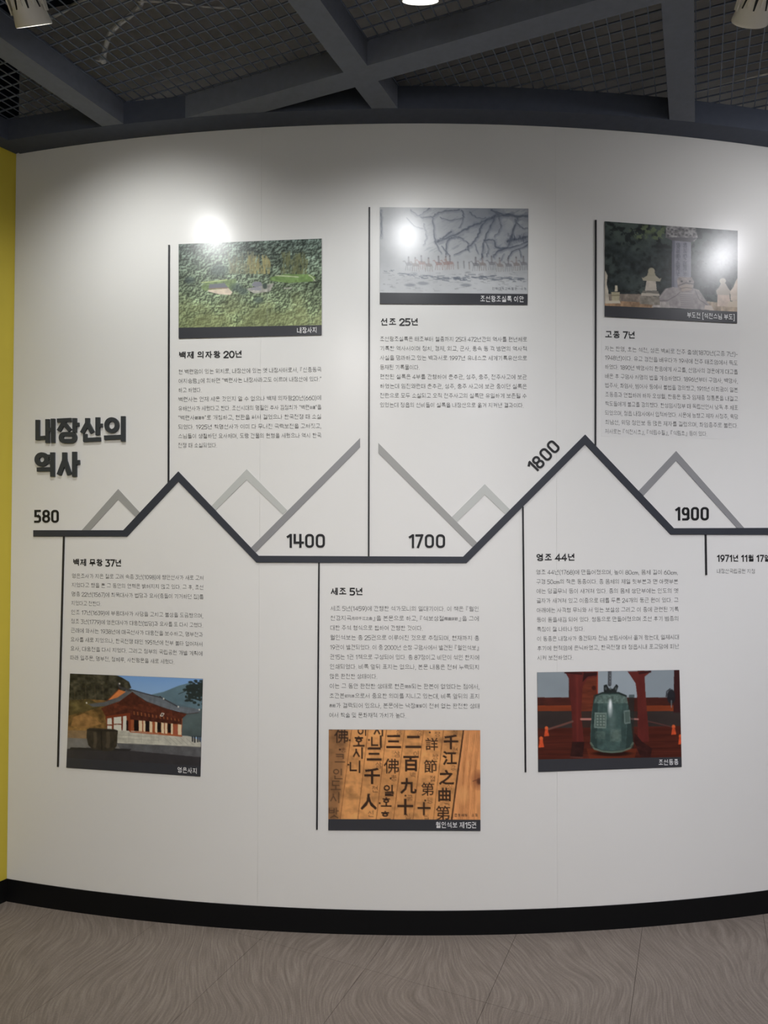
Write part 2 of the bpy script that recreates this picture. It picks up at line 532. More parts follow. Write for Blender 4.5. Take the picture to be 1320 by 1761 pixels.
def glyph(ch, offset=0.0):
    """vertices, triangles and advance of a letter at 1 em, fattened by offset"""
    k = (ch, offset)
    if k in _cache:
        return _cache[k]
    o = ord(ch)
    if ch == ' ':
        g = (np.zeros((0, 2)), np.zeros((0, 3), int), 0.27)
    elif 0xAC00 <= o <= 0xD7A3:
        v, f = pen(syllable(ch), .070 + offset * 2.4)
        h = .80 - offset * 2
        v = np.stack([.06 + offset + v[:, 0] * (.80 - offset * 2), .80 - offset - v[:, 1] * h], 1)
        g = (v, f, .92)
    elif ch in FIGURES or ch in '.,':
        g = figure(ch, offset)
    else:
        co, tr = _eval(ch, offset)
        if o > 0x3100:
            adv = 1.0
        elif o >= 0x3000:
            adv = .62
            co = co.copy()
            co[:, 0] += (.62 - (co[:, 0].max() + co[:, 0].min())) / 2
        else:
            a, _ = _eval(ch + '|', 0.0)
            b, _ = _eval('|', 0.0)
            adv = float(a[:, 0].max() - b[:, 0].max())
        g = (co, tr, adv)
    _cache[k] = g
    return g

def set_line(text, offset=0.0):
    """one line of type at 1 em: vertices, triangles, width; {..} is set small"""
    vs, fs, x, n, small = [], [], 0.0, 0, False
    for ch in text:
        if ch == '{':
            small = True; continue
        if ch == '}':
            small = False; continue
        co, tr, adv = glyph(ch, offset)
        k = 0.6 if small else 1.0
        if len(co):
            c = co * k
            c = c + np.array([x, 0.12 if small else 0.0])
            vs.append(c); fs.append(tr + n); n += len(co)
        x += adv * k
    return (np.concatenate(vs) if vs else np.zeros((0, 2))), (np.concatenate(fs) if fs else np.zeros((0, 3), int)), x

def type_on_wall(name, text, left, right, em, mat, parent, d, offset=0.0, lean=0.0, hscale=None, fit=True):
    """a printed line whose vertical middle runs from picture point left to right"""
    v, f, w = set_line(text, offset)
    L = math.hypot(right[0] - left[0], right[1] - left[1])
    k = L / w if fit else hscale
    ux, uy = (right[0] - left[0]) / L, (right[1] - left[1]) / L
    pts = []
    for gx, gy in v:
        gy = (gy - 0.37) * em
        px = left[0] + gx * k * ux + gy * lean
        py = left[1] + gx * k * uy - gy
        pts.append(wp(px, py, d))
    return mesh(name, pts, f.tolist(), mat, parent), k

# ------------------------------------------------------------------ the shell: floor, walls, baseboards
TH = math.radians(23.8)                      # the ceiling grid and the floor tiles share this turn
AT = Vector((math.sin(TH), math.cos(TH), 0))
AN = Vector((math.cos(TH), -math.sin(TH), 0))

def nt_pt(n, t, z):
    return AN * n + AT * t + Vector((0, 0, z))

P_CORNER = wall_pt(S_CORNER, 0)
YDIR = Vector((-0.545, -0.838, 0)).normalized()
P_YEND = P_CORNER + YDIR * ((P_CORNER.y + 2.5) / -YDIR.y)
P_FEND = wall_pt(S_END, 0)
P_REND = Vector((3.35, -2.5, 0))

mb = MB()
mb.box((-0.7, 0.6, -0.055), (4.6, 0, 0), (0, 3.4, 0), (0, 0, 0.05))
floor = structure(mb.obj('floor', material('screed', (95, 90, 86), rough=0.9, noise=0.1, nscale=8)))

TN, TT, TT0 = 0.435, 0.90, 3.18
def in_room(p, m=0.0):
    q = Vector((p.x - WX, p.y - WCY, 0))
    if q.length < WR - m:
        return False
    yn = Vector((-YDIR.y, YDIR.x, 0))
    if (Vector((p.x, p.y, 0)) - P_CORNER).dot(yn) < -m:
        return False
    return p.y > -2.5 - m and p.x < 3.3 + m and p.y < 3.5
tile_mesh = None
for i in range(-10, 12):
    for j in range(-7, 3):
        n0, t0 = -0.204 + TN * i, TT0 + TT * j
        corners = [nt_pt(n0 + a * TN, t0 + b * TT, 0) for a in (0, .5, 1) for b in (0, .5, 1)]
        if not any(in_room(c) for c in corners):
            continue
        c = nt_pt(n0 + TN / 2, t0 + TT / 2, 0)
        if tile_mesh is None:
            b = MB()
            g = 0.0006
            b.box((0, 0, -0.0024), AN * (TN / 2 - g), AT * (TT / 2 - g), (0, 0, 0.0024))
            o = b.obj('floor_tile', M_FLOOR)
            tile_mesh = o.data
        else:
            o = bpy.data.objects.new('floor_tile', tile_mesh)
            COL.objects.link(o)
        o.location = c
        set_parent(o, floor)

def curved_slab(mb, s0, s1, z0, z1, d0, d1, step=0.05):
    n = max(1, int(math.ceil((s1 - s0) / step)))
    vs, fs = [], []
    for i in range(n + 1):
        s = s0 + (s1 - s0) * i / n
        vs += [wall_pt(s, z0, d1), wall_pt(s, z1, d1), wall_pt(s, z1, d0), wall_pt(s, z0, d0)]
    for i in range(n):
        o = i * 4
        for k in range(4):
            fs.append((o + k, o + (k + 1) % 4, o + 4 + (k + 1) % 4, o + 4 + k))
    fs += [(3, 2, 1, 0), (n * 4, n * 4 + 1, n * 4 + 2, n * 4 + 3)]
    mb.add(vs, fs)

mb = MB()
curved_slab(mb, S_CORNER, S_END, 0.0, Z_SLAB, -0.12, -0.012)
wall_front = structure(mb.obj('wall_front', M_PLAIN))
SEAMS = [S_CORNER, -0.632, 0.520, 1.672, 2.824, S_END]
for a, b in zip(SEAMS[:-1], SEAMS[1:]):
    mb = MB()
    curved_slab(mb, a + 0.0002, b - 0.0002, 0.0, Z_CEIL + 0.03, -0.012, 0.0, 0.02)
    o = mb.obj('wall_panel', M_WALL, wall_front)
    for p in o.data.polygons:
        p.use_smooth = abs(p.normal.z) < 0.5
    o.data.set_sharp_from_angle(angle=math.radians(30))

mb = MB()
curved_slab(mb, S_CORNER, S_END, 0.0, Z_BASE, 0.0, 0.004, 0.02)
structure(mb.obj('baseboard_front', M_BASE))

def flat_wall(name, a, b, z0, z1, th, mat, inward):
    mb = MB()
    nrm = Vector((b.y - a.y, a.x - b.x, 0)).normalized()
    if nrm.dot(inward) > 0:
        nrm = -nrm
    ring = [a, b, b + nrm * th, a + nrm * th]
    mb.prism([p + Vector((0, 0, z0)) for p in ring], [p + Vector((0, 0, z1)) for p in ring])
    return structure(mb.obj(name, mat))
flat_wall('wall_left', P_CORNER, P_YEND, 0, Z_CEIL + 0.02, 0.12, M_YELLOW, Vector((1, 0, 0)))
flat_wall('wall_upper', P_CORNER, P_YEND, Z_CEIL + 0.02, Z_SLAB, 0.12, M_SLAB, Vector((1, 0, 0)))
flat_wall('wall_right', P_FEND, P_REND, 0, Z_SLAB, 0.12, M_PLAIN, Vector((-1, 0, 0)))
flat_wall('wall_back', P_REND, P_YEND, 0, Z_SLAB, 0.12, M_PLAIN, Vector((0, 1, 0)))
yin = Vector((-YDIR.y, YDIR.x, 0))
bl = MB()
ring = [P_CORNER + yin * 0.004 + YDIR * 0.004, P_YEND + yin * 0.004, P_YEND, P_CORNER]
bl.prism(ring, [p + Vector((0, 0, Z_BASE)) for p in ring])
structure(bl.obj('baseboard_left', M_BASE))

# ------------------------------------------------------------------ the ceiling: slab, beams, wire panels, border
mb = MB()
mb.box((-0.7, 0.6, Z_SLAB + 0.05), (4.6, 0, 0), (0, 3.4, 0), (0, 0, 0.05))
ceiling = structure(mb.obj('ceiling', M_SLAB))
Z_MESH = Z_CEIL + 0.085
BW = 0.045
N_LINES = [-2.08 + 1.018 * k for k in range(-2, 6)]
T_LINES = [2.20 - 1.018 * k for k in range(0, 5)]
RING = 0.10

def clear_run(f, lo, hi, m):
    """the stretches of a line (point f(u)) that lie inside the room, m clear of its walls"""
    out, start, u = [], None, lo
    while u <= hi:
        ok = in_room(f(u), -m)
        if ok and start is None:
            start = u
        if not ok and start is not None:
            out.append((start, u)); start = None
        u += 0.01
    if start is not None:
        out.append((start, hi))
    return [r for r in out if r[1] - r[0] > 0.03]

for n in N_LINES:
    for a, b in clear_run(lambda u: nt_pt(n, u, 0), -4.5, 4.0, 0.03):
        mb = MB()
        c = nt_pt(n, (a + b) / 2, (Z_CEIL + Z_MESH) / 2 + 0.006)
        mb.box(c, AN * BW, AT * ((b - a) / 2), (0, 0, (Z_MESH - Z_CEIL) / 2 + 0.006))
        mb.obj('ceiling_beam', M_BEAM, ceiling)
edges = [-4.6] + N_LINES + [4.6]
for t in T_LINES:
    for k in range(len(edges) - 1):
        for a, b in clear_run(lambda u: nt_pt(u, t, 0), edges[k] + BW, edges[k + 1] - BW, 0.03):
            mb = MB()
            c = nt_pt((a + b) / 2, t, (Z_CEIL + Z_MESH) / 2 + 0.006)
            mb.box(c, AN * ((b - a) / 2), AT * BW, (0, 0, (Z_MESH - Z_CEIL) / 2 + 0.006))
            mb.obj('ceiling_beam', M_BEAM, ceiling)

def wire(mb, a, b, r):
    a, b = Vector(a), Vector(b)
    d = (b - a).normalized()
    s = d.cross(Vector((0, 0, 1))) * r
    u = Vector((0, 0, r))
    mb.prism([a - s - u, a + s - u, a + s + u, a - s + u], [b - s - u, b + s - u, b + s + u, b - s + u])

tb = [2.20 + 1.018] + T_LINES
for i in range(len(N_LINES) - 1):
    for j in range(len(tb) - 1):
        n0, n1, t1, t0 = N_LINES[i] + BW, N_LINES[i + 1] - BW, tb[j] - BW, tb[j + 1] + BW
        cc = nt_pt((n0 + n1) / 2, (t0 + t1) / 2, 0)
        if cc.y < 0.7 or not any(in_room(nt_pt(a, b, 0), -0.1) for a in (n0, n1, (n0 + n1) / 2) for b in (t0, t1, (t0 + t1) / 2)):
            continue
        mb = MB()
        k = int((n1 - n0) / 0.042)
        for q in range(k + 1):
            n = n0 + 0.004 + (n1 - n0 - 0.008) * q / k
            for a, b in clear_run(lambda u: nt_pt(n, u, 0), t0, t1, 0.05):
                wire(mb, nt_pt(n, a, Z_MESH), nt_pt(n, b, Z_MESH), 0.0017)
        k = int((t1 - t0) / 0.050)
        for q in range(k + 1):
            t = t0 + 0.004 + (t1 - t0 - 0.008) * q / k
            for a, b in clear_run(lambda u: nt_pt(u, t, 0), n0, n1, 0.05):
                wire(mb, nt_pt(a, t, Z_MESH + 0.003), nt_pt(b, t, Z_MESH + 0.003), 0.0021)
        if mb.v:
            o = mb.obj('wire_panel', M_WIRE, ceiling)
            o['kind'] = 'stuff'

mb = MB()
curved_slab(mb, S_CORNER + 0.02, S_END - 0.05, Z_CEIL - 0.001, Z_MESH, 0.001, RING, 0.04)
structure(mb.obj('trim_1', M_RING))
mb = MB()
ring = [P_CORNER + yin * 0.001 + YDIR * 0.002, P_YEND + yin * 0.001, P_YEND + yin * 0.08, P_CORNER + yin * 0.08]
mb.prism([p + Vector((0, 0, Z_CEIL + 0.0005)) for p in ring], [p + Vector((0, 0, Z_MESH - 0.002)) for p in ring])
structure(mb.obj('trim_2', M_RING))

# cables lying on the wire panels
def cable(name, label, cat, pix, dz, r, mat, ribs=False, group=None):
    z = Z_MESH + dz
    pts = [plane_pt(x, y, z) for x, y in pix]
    sm = []
    for i in range(len(pts) - 1):
        p0, p1, p2, p3 = pts[max(i - 1, 0)], pts[i], pts[i + 1], pts[min(i + 2, len(pts) - 1)]
        for q in range(8):
            t = q / 8
            sm.append(0.5 * ((2 * p1) + (p2 - p0) * t + (2 * p0 - 5 * p1 + 4 * p2 - p3) * t * t + (3 * p1 - p0 - 3 * p2 + p3) * t ** 3))
    sm.append(pts[-1])
    root = thing(name, label, cat, sm[0], group)
    mb = MB()
    if ribs:
        fine = []
        for i in range(len(sm) - 1):
            fine += [sm[i], sm[i].lerp(sm[i + 1], 0.5)]
        fine.append(sm[-1])
        mb.tube(fine, [r * (1.0 if i % 2 else 0.82) for i in range(len(fine))], 10)
    else:
        mb.tube(sm, r, 8)
    mb.obj('sleeve', mat, root, smooth=not ribs)
    return root, sm
root, sm = cable('flexible_conduit', 'grey ribbed conduit bending down to a clip on the ceiling mesh', 'conduit',
                 [(178, 101), (181, 82), (188, 60), (205, 40), (226, 24), (241, 8), (246, -14)], 0.014, 0.0092, M_CONDUIT, True)
e = sm[0]
mb = MB()
mb.tube([e + Vector((-0.002, 0.004, -0.006)), e + Vector((0.001, -0.012, -0.004))], 0.012, 12)
mb.obj('end_bushing', M_CONDUIT, root)
mb = MB()
mb.box(e + Vector((-0.02, 0.002, -0.006)), (0.016, 0.004, 0), (0, 0.004, 0), (0, 0, 0.002))
mb.obj('clip', M_CONDUIT, root)
cable('ceiling_cable', 'thin grey cable lying from the conduit across the ceiling mesh', 'cable', [(236, 2), (290, 3), (325, 7), (366, 12), (420, 14)], 0.008, 0.0038, M_CONDUIT)
cable('ceiling_cable', 'dull grey cable behind the mesh beside the glowing spotlight', 'cable', [(70, 38), (100, 24), (128, 8), (160, -8)], 0.05, 0.006, M_CONDUIT)
cable('ceiling_cable', 'pale thin rod above the mesh beneath the unlit spotlight', 'cable', [(1190, 158.5), (1240, 147), (1290, 134.5), (1345, 121)], 0.009, 0.0055, material('pale rod', (236, 234, 228), rough=0.5))

# ------------------------------------------------------------------ track spotlights
def spotlight(label, loc, aim, power, colour, cone, group):
    lens_c = Vector(loc)
    d = Vector(aim).normalized()
    root = thing('track_spotlight', label, 'spotlight', (lens_c.x, lens_c.y, Z_MESH), group)
    zx = -d
    xx = Vector((1, 0, 0)); xx = (xx - zx * xx.dot(zx)).normalized()
    yx = zx.cross(xx)
    T = Matrix.Translation(lens_c) @ Matrix((xx, yx, zx)).transposed().to_4x4()
    def put(mb, name, mat, smooth=True, parent=root):
        mb.v = [tuple(T @ Vector(v)) for v in mb.v]
        o = mb.obj(name, mat, parent, smooth)
        if smooth:
            o.data.set_sharp_from_angle(angle=math.radians(35))
        return o
    mb = MB()
    mb.lathe([(0.0455, 0.004), (0.0510, -0.002), (0.0525, 0.001), (0.0508, 0.014), (0.0465, 0.036), (0.0410, 0.058), (0.0365, 0.072), (0.0350, 0.080), (0.0350, 0.100), (0.032, 0.106), (0.0, 0.106)], 48)
    put(mb, 'housing', M_LAMP)
    for k in range(8):                                    # dark cooling slots round the bell
        a = 2 * math.pi * (k + 0.5) / 8
        u, w = Vector((math.cos(a), math.sin(a), 0)), Vector((-math.sin(a), math.cos(a), 0))
        mb = MB()
        ring = [u * 0.0464 - w * 0.0022 + Vector((0, 0, 0.040)), u * 0.0464 + w * 0.0022 + Vector((0, 0, 0.040)), u * 0.0378 + w * 0.0042 + Vector((0, 0, 0.071)), u * 0.0378 - w * 0.0042 + Vector((0, 0, 0.071))]
        mb.prism([p - u * 0.003 for p in ring], ring)
        put(mb, 'cooling_slot', M_LAMPDARK, False)
    for k in range(8):                                    # ribs between the slots
        a = 2 * math.pi * k / 8
        u, w = Vector((math.cos(a), math.sin(a), 0)), Vector((-math.sin(a), math.cos(a), 0))
        mb = MB()
        ring = [u * 0.034 + Vector((0, 0, 0.050)), u * 0.0465 + Vector((0, 0, 0.046)), u * 0.0445 + Vector((0, 0, 0.112)), u * 0.030 + Vector((0, 0, 0.112))]
        mb.prism([p - w * 0.003 for p in ring], [p + w * 0.003 for p in ring])
        put(mb, 'cooling_rib', M_LAMP, False)
    mb = MB()
    mb.lathe([(0.0, 0.0055), (0.044, 0.0045), (0.0462, 0.0035)], 40)
    put(mb, 'lens', M_LENS if power else M_LENSOFF)
    for sgn in (-1, 1):                                    # the yoke that carries the head
        mb = MB()
        ring = [Vector((sgn * 0.050, -0.010, 0.030)), Vector((sgn * 0.050, 0.010, 0.030)), Vector((sgn * 0.050, 0.013, 0.098)), Vector((sgn * 0.050, -0.013, 0.098))]
        mb.prism(ring, [p + Vector((sgn * 0.004, 0, 0)) for p in ring])
        put(mb, 'yoke_arm', M_LAMP, False)
        mb = MB()
        mb.tube([(sgn * 0.046, 0, 0.088), (sgn * 0.064, 0, 0.088)], 0.012, 16)
        put(mb, 'knob', M_LAMP, False)
    mb = MB()
    mb.box((0, 0, 0.120), (0.056, 0, 0), (0, 0.016, 0), (0, 0, 0.010))
    put(mb, 'yoke_bridge', M_LAMP, False)
    top = T @ Vector((0, 0, 0.128))
    mb = MB()
    mb.tube([top, (top.x, top.y, Z_MESH - 0.012)] if top.z < Z_MESH - 0.03 else [top, (top.x, top.y, top.z + 0.02)], 0.012, 14)
    mb.obj('stem', M_LAMP, root, True)
    mb = MB()
    zc = max(Z_MESH - 0.014, top.z + 0.018)
    mb.box((top.x, top.y, zc), (0.05, 0, 0), (0, 0.018, 0), (0, 0, 0.011))
    mb.obj('track_adapter', M_LAMP, root)
    if power:
        ld = bpy.data.lights.new('spot', 'SPOT')
        ld.energy = power * 1.0
        ld.color = colour
        ld.spot_size = math.radians(cone)
        ld.spot_blend = SPOT_BLEND
        ld.shadow_soft_size = SPOT_RADIUS
        lo = bpy.data.objects.new('spot', ld)
        COL.objects.link(lo)
        lo.matrix_world = Matrix.Translation(lens_c + d * 0.045) @ Matrix((xx, yx, zx)).transposed().to_4x4()
        lo.parent = root
        lo.matrix_parent_inverse = root.matrix_basis.inverted()
for i, (label, loc, aim, power, colour, cone) in enumerate(LAMPS):
    spotlight(label, loc, aim, power, colour, cone, 'track spotlights along the curved wall' if i < 4 else 'added fill spotlights over the open floor')

# ------------------------------------------------------------------ the timeline: dark ribbon and grey mountains
OUT = [(57, 911.8), (211.6, 911.8), (306.2, 810.7), (444.2, 955.8), (796.1, 957.3), (1006, 747.3), (1158.3, 908.3), (1420, 907.5)]
INN = [(57, 922.7), (218, 922.7), (306.2, 828.0), (440.6, 967.4), (801.8, 968.4), (1006, 764.0), (1153.3, 919.3), (1420, 920.0)]
root = thing('timeline_ribbon', 'dark slate zigzag timeline ribbon raised on the white wall', 'timeline', wp(620, 962))
for i in range(len(OUT) - 1):
    mb = MB()
    strip(mb, (OUT[i], OUT[i + 1]), (INN[i], INN[i + 1]), 0.0, 0.005)
    mb.obj('ribbon_segment', M_RIBBON, root)

def chevron(label, outer, inner, mat, d=0.0025):
    root = thing('mountain_outline', label, 'wall graphic', wp(*outer[len(outer) // 2]), 'grey mountain outlines behind the ribbon')
    for i in range(len(outer) - 1):
        mb = MB()
        strip(mb, (outer[i], outer[i + 1]), (inner[i], inner[i + 1]), 0.0, d)
        mb.obj('slope', mat, root)
chevron('small mid grey peak beside the number 580', [(138.5, 914), (203, 841), (241, 882)], [(152.8, 914), (203, 859), (233.6, 889.5)], M_GREY_A)
chevron('pale grey peak under the forest text block', [(363.5, 870), (424, 806.7), (493.2, 877)], [(370.7, 877.3), (424, 824.8), (486.2, 884.7)], M_GREY_C, 0.0020)
chevron('long grey slope rising from the ribbon over 1400', [(430.5, 942.5), (618.8, 753.3)], [(439, 950), (618.8, 769.0)], M_GREY_D)
chevron('long grey slope falling to the ribbon over 1700', [(650.2, 761.6), (822, 935.0)], [(650.2, 779.0), (814.7, 943.0)], M_GREY_A)
chevron('small pale grey peak between 1700 and the steep ribbon', [(775.5, 890), (833.2, 832.5), (877.5, 877.2)], [(784.7, 898), (833.2, 850.7), (869.2, 885)], M_GREY_C, 0.0020)
chevron('grey peak standing around the number 1900', [(1097.8, 844.2), (1162.3, 775.7), (1281, 910)], [(1106.2, 852.5), (1162.3, 792.3), (1268.7, 910)], M_GREY_D)

RODS = [
    ('thin upright rod from the first ribbon peak along the forest print', (290.3, 421), (289.2, 830)),
    ('tallest thin rod, beside the painting print down to the ribbon', (634.9, 356), (633.6, 957)),
    ('thin rod from the highest ribbon peak along the stele print', (1024.3, 378), (1023.6, 767)),
    ('thin hanging rod beside the temple print, lowest to the yellow corner', (109.3, 921), (99.0, 1319)),
    ('thin hanging rod beside the old book page print', (548.2, 966), (544.6, 1427)),
    ('thin hanging rod beside the bronze bell print', (898.8, 871), (903.4, 1328)),
    ('shortest thin rod, hanging under the 1900 bar', (1213.3, 918), (1214.3, 989)),
]
M_ROD = material('black rod', (34, 34, 38), rough=0.35, spec=0.5)
for label, a, b in RODS:
    mb = MB()
    w = 1.35
    strip(mb, ((a[0] - w, a[1]), (b[0] - w, b[1])), ((a[0] + w, a[1]), (b[0] + w, b[1])), 0.0, 0.004, 60)
    tag(mb.obj('connector_rod', M_ROD), label, 'rod', 'thin rods that tie the texts to the ribbon')

# ------------------------------------------------------------------ title letters and year numbers, drawn stroke by stroke
def stroke_poly(pts, w):
    """outline of a mitred polyline"""
    pts = [Vector((p[0], p[1])) for p in pts]
    left, right = [], []
    for i, p in enumerate(pts):
        d0 = (p - pts[i - 1]).normalized() if i > 0 else None
        d1 = (pts[i + 1] - p).normalized() if i < len(pts) - 1 else None
        if d0 is None: d0 = d1
        if d1 is None: d1 = d0
        n0, n1 = Vector((-d0.y, d0.x)), Vector((-d1.y, d1.x))
        m = (n0 + n1).normalized()
        k = (w / 2) / max(0.5, m.dot(n0))
        left.append(p + m * k); right.append(p - m * k)
    return left, right

def raise_stroke(mb, pts, w, f, d0, d1, closed=False):
    """a polyline stroke; f maps its own coordinates to the picture"""
    if closed:
        P = [Vector((p[0], p[1])) for p in pts]
        n = len(P)
        L, R = [], []
        for i in range(n):
            dd0 = (P[i] - P[i - 1]).normalized(); dd1 = (P[(i + 1) % n] - P[i]).normalized()
            n0, n1 = Vector((-dd0.y, dd0.x)), Vector((-dd1.y, dd1.x))
            m = (n0 + n1).normalized(); k = (w / 2) / max(0.5, m.dot(n0))
            L.append(P[i] + m * k); R.append(P[i] - m * k)
        idx = [(i, (i + 1) % n) for i in range(n)]
    else:
        L, R = stroke_poly(pts, w)
        idx = [(i, i + 1) for i in range(len(L) - 1)]
        n = len(L)
    vs, fs = [], []
    for l, r in zip(L, R):
        pl, pr = f(l), f(r)
        vs += [wp(pl[0], pl[1], d1), wp(pr[0], pr[1], d1), _back(pr, d0, d1), _back(pl, d0, d1)]
    for i, j in idx:
        for k in range(4):
            fs.append((i * 4 + k, i * 4 + (k + 1) % 4, j * 4 + (k + 1) % 4, j * 4 + k))
    if not closed:
        fs += [(3, 2, 1, 0), ((n - 1) * 4, (n - 1) * 4 + 1, (n - 1) * 4 + 2, (n - 1) * 4 + 3)]
    mb.add(vs, fs)

def oval(cx, cy, rx, ry, n=28):
    return [(cx + rx * math.cos(2 * math.pi * k / n), cy + ry * math.sin(2 * math.pi * k / n)) for k in range(n)]

def rrect(x0, y0, x1, y1, r, n=5):
    out = []
    for cx, cy, a0 in ((x1 - r, y1 - r, 0), (x0 + r, y1 - r, 90), (x0 + r, y0 + r, 180), (x1 - r, y0 + r, 270)):
        for k in range(n + 1):
            a = math.radians(a0 + 90 * k / n)
            out.append((cx + r * math.cos(a), cy + r * math.sin(a)))
    return out

def tmap(p):
    return (50 + p[0] / 7.543, 705 + p[1] / 7.543)
TITLE = [
    [([(105, 128), (105, 392)], 50), ([(84, 368), (203, 358)], 50), ([(233, 118), (233, 428)], 50), ([(304, 112), (304, 426)], 50), ([(233, 255), (304, 250)], 46)],
    [([(360, 137), (540, 128)], 52), ([(458, 140), (378, 272)], 50), ([(440, 165), (528, 268)], 50), ([(585, 105), (585, 290)], 52), ([(600, 188), (642, 186)], 46), ('ring', rrect(411, 313, 586, 404, 42), 56)],
    [([(752, 105), (752, 190)], 56), ([(757, 160), (682, 298)], 54), ([(745, 160), (818, 296)], 54), ([(885, 95), (885, 326)], 54), ([(900, 201), (946, 199)], 48), ([(722, 310), (722, 402)], 50), ([(700, 390), (922, 379)], 54)],
    [('ring', oval(1068, 197, 68, 76), 54), ([(970, 360), (1190, 350)], 58), ([(1215, 80), (1215, 408)], 55)],
    [('ring', oval(160, 642, 63, 64), 58), ([(298, 550), (298, 866)], 54), ([(222, 597), (290, 596)], 38), ([(222, 680), (290, 680)], 36), ([(98, 773), (298, 768)], 54)],
    [([(455, 550), (455, 660)], 58), ([(462, 630), (383, 842)], 57), ([(449, 630), (520, 842)], 57), ([(583, 542), (583, 866)], 56), ([(600, 680), (650, 678)], 58)],
]
root = thing('title_lettering', 'large raised charcoal Hangul title letters near the yellow corner', 'lettering', wp(136, 770))
for strokes in TITLE:
    mb = MB()
    for st in strokes:
        if st[0] == 'ring':
            raise_stroke(mb, st[1], st[2], tmap, 0.0, 0.008, True)
        else:
            raise_stroke(mb, st[0], st[1], tmap, 0.0, 0.008)
    mb.obj('letter', M_TITLE, root)

# each digit in a box one wide and one high, y downwards, stroke about a fifth
def arc(cx, cy, rx, ry, a0, a1, n=10):
    return [(cx + rx * math.cos(math.radians(a0 + (a1 - a0) * k / n)), cy + ry * math.sin(math.radians(a0 + (a1 - a0) * k / n))) for k in range(n + 1)]
def digit_strokes(ch, w, h):
    """strokes in picture pixels about the digit's centre"""
    t = 0.165 * h
    x0, x1, y0, y1 = -w / 2 + t / 2, w / 2 - t / 2, -h / 2 + t / 2, h / 2 - t / 2
    r = (x1 - x0) * 0.42
    if ch == '0':
        return t, [('ring', rrect(x0, y0, x1, y1, r))]
    if ch == '1':
        xs = w / 2 - t / 2
        return t, [[(xs, -h / 2), (xs, h / 2)], [(xs + t * 0.1, y0 - t * 0.15), (-w / 2 + t * 0.4, -h / 2 + h * 0.25)]]
    if ch == '4':
        xa, xb = x0, x0 + (x1 - x0) * 0.70
        yb = h * 0.13
        return t, [[(xa, -h / 2), (xa, yb), (w / 2, yb)], [(xb, -h / 2), (xb, h / 2)]]
    if ch == '5':
        return t, [[(w / 2 - t * 0.15, y0), (x0 + t * 0.1, y0), (x0 + t * 0.1, -h * 0.02)], [(x0 - t * 0.4, -h * 0.02)] + [(x1 - r, -h * 0.02)] + arc(x1 - r, -h * 0.02 + r, r, r, -90, 0, 5) + arc(x1 - r, y1 - r, r, r, 0, 90, 5) + [(-w / 2, y1)]]
    if ch == '7':
        return t, [[(-w / 2, y0), (w / 2 - t * 0.5, y0)], [(w / 2 - t * 0.55, -h / 2), (-w * 0.22, h / 2)]]
    if ch == '8':
        ym = -h * 0.01
        return t, [('ring', rrect(x0 + t * 0.12, y0, x1 - t * 0.12, ym, (ym - y0) * 0.46)), ('ring', rrect(x0, ym, x1, y1, (y1 - ym) * 0.46))]
    if ch == '9':
        ym = h * 0.06
        return t, [('ring', rrect(x0, y0, x1, ym, (ym - y0) * 0.42)), [(x1, ym - (ym - y0) * 0.45), (x1, y1 - r * 0.7)] + arc(x1 - r * 0.7, y1 - r * 0.7, r * 0.7, r * 0.7, 0, 90, 5) + [(-w / 2 + t * 0.2, y1)]]

def year(label, digits, y0, y1, ang=0.0):
    """digits: (character, x0, x1) on a level line, or (character, cx, cy, width, height) turned by ang"""
    c = digits[len(digits) // 2]
    root = thing('year_number', label, 'number', wp((c[1] + c[2]) / 2, (y0 + y1) / 2) if not ang else wp(c[1], c[2]), 'year numbers along the ribbon')
    for dg in digits:
        if ang:
            ch, cx, cy, w, h = dg
        else:
            ch, xa, xb = dg
            cx, cy, w, h = (xa + xb) / 2, (y0 + y1) / 2, xb - xa, y1 - y0
        ca, sa = math.cos(ang), math.sin(ang)
        f = lambda p, cx=cx, cy=cy: (cx + p[0] * ca + p[1] * sa, cy - p[0] * sa + p[1] * ca)
        t, strokes = digit_strokes(ch, w, h)
        mb = MB()
        for st in strokes:
            if isinstance(st, tuple) and st[0] == 'ring':
                raise_stroke(mb, st[1], t, f, 0.0, 0.002, True)
            else:
                raise_stroke(mb, st, t, f, 0.0, 0.002)
        mb.obj('digit', M_INK, root)
year('black number 580 over the start of the ribbon', [('5', 58.6, 70.2), ('8', 72.3, 85.7), ('0', 87.7, 100.7)], 876.8, 899.0)
year('black number 1400 under the long grey rising slope', [('1', 491.6, 501.6), ('4', 504.5, 522.3), ('0', 524.3, 539.5), ('0', 542.6, 558.4)], 918.2, 942.0)
year('black number 1700 under the long grey falling slope', [('1', 701.6, 711.7), ('7', 713.9, 728.5), ('0', 730.2, 745.9), ('0', 749.3, 765.0)], 918.8, 942.4)
year('black number 1800 turned along the steep ribbon', [('1', 915.2, 803.6, 10.0, 23.0), ('8', 925.2, 794.7, 15.0, 23.2), ('0', 938.1, 781.4, 15.4, 23.2), ('0', 951.0, 768.2, 15.4, 23.2)], 0, 0, math.radians(45.6))
year('black number 1900 inside the grey peak', [('1', 1159.9, 1169.3), ('9', 1172.2, 1185.1), ('0', 1188.0, 1201.5), ('0', 1204.5, 1218.4)], 871.9, 895.0)

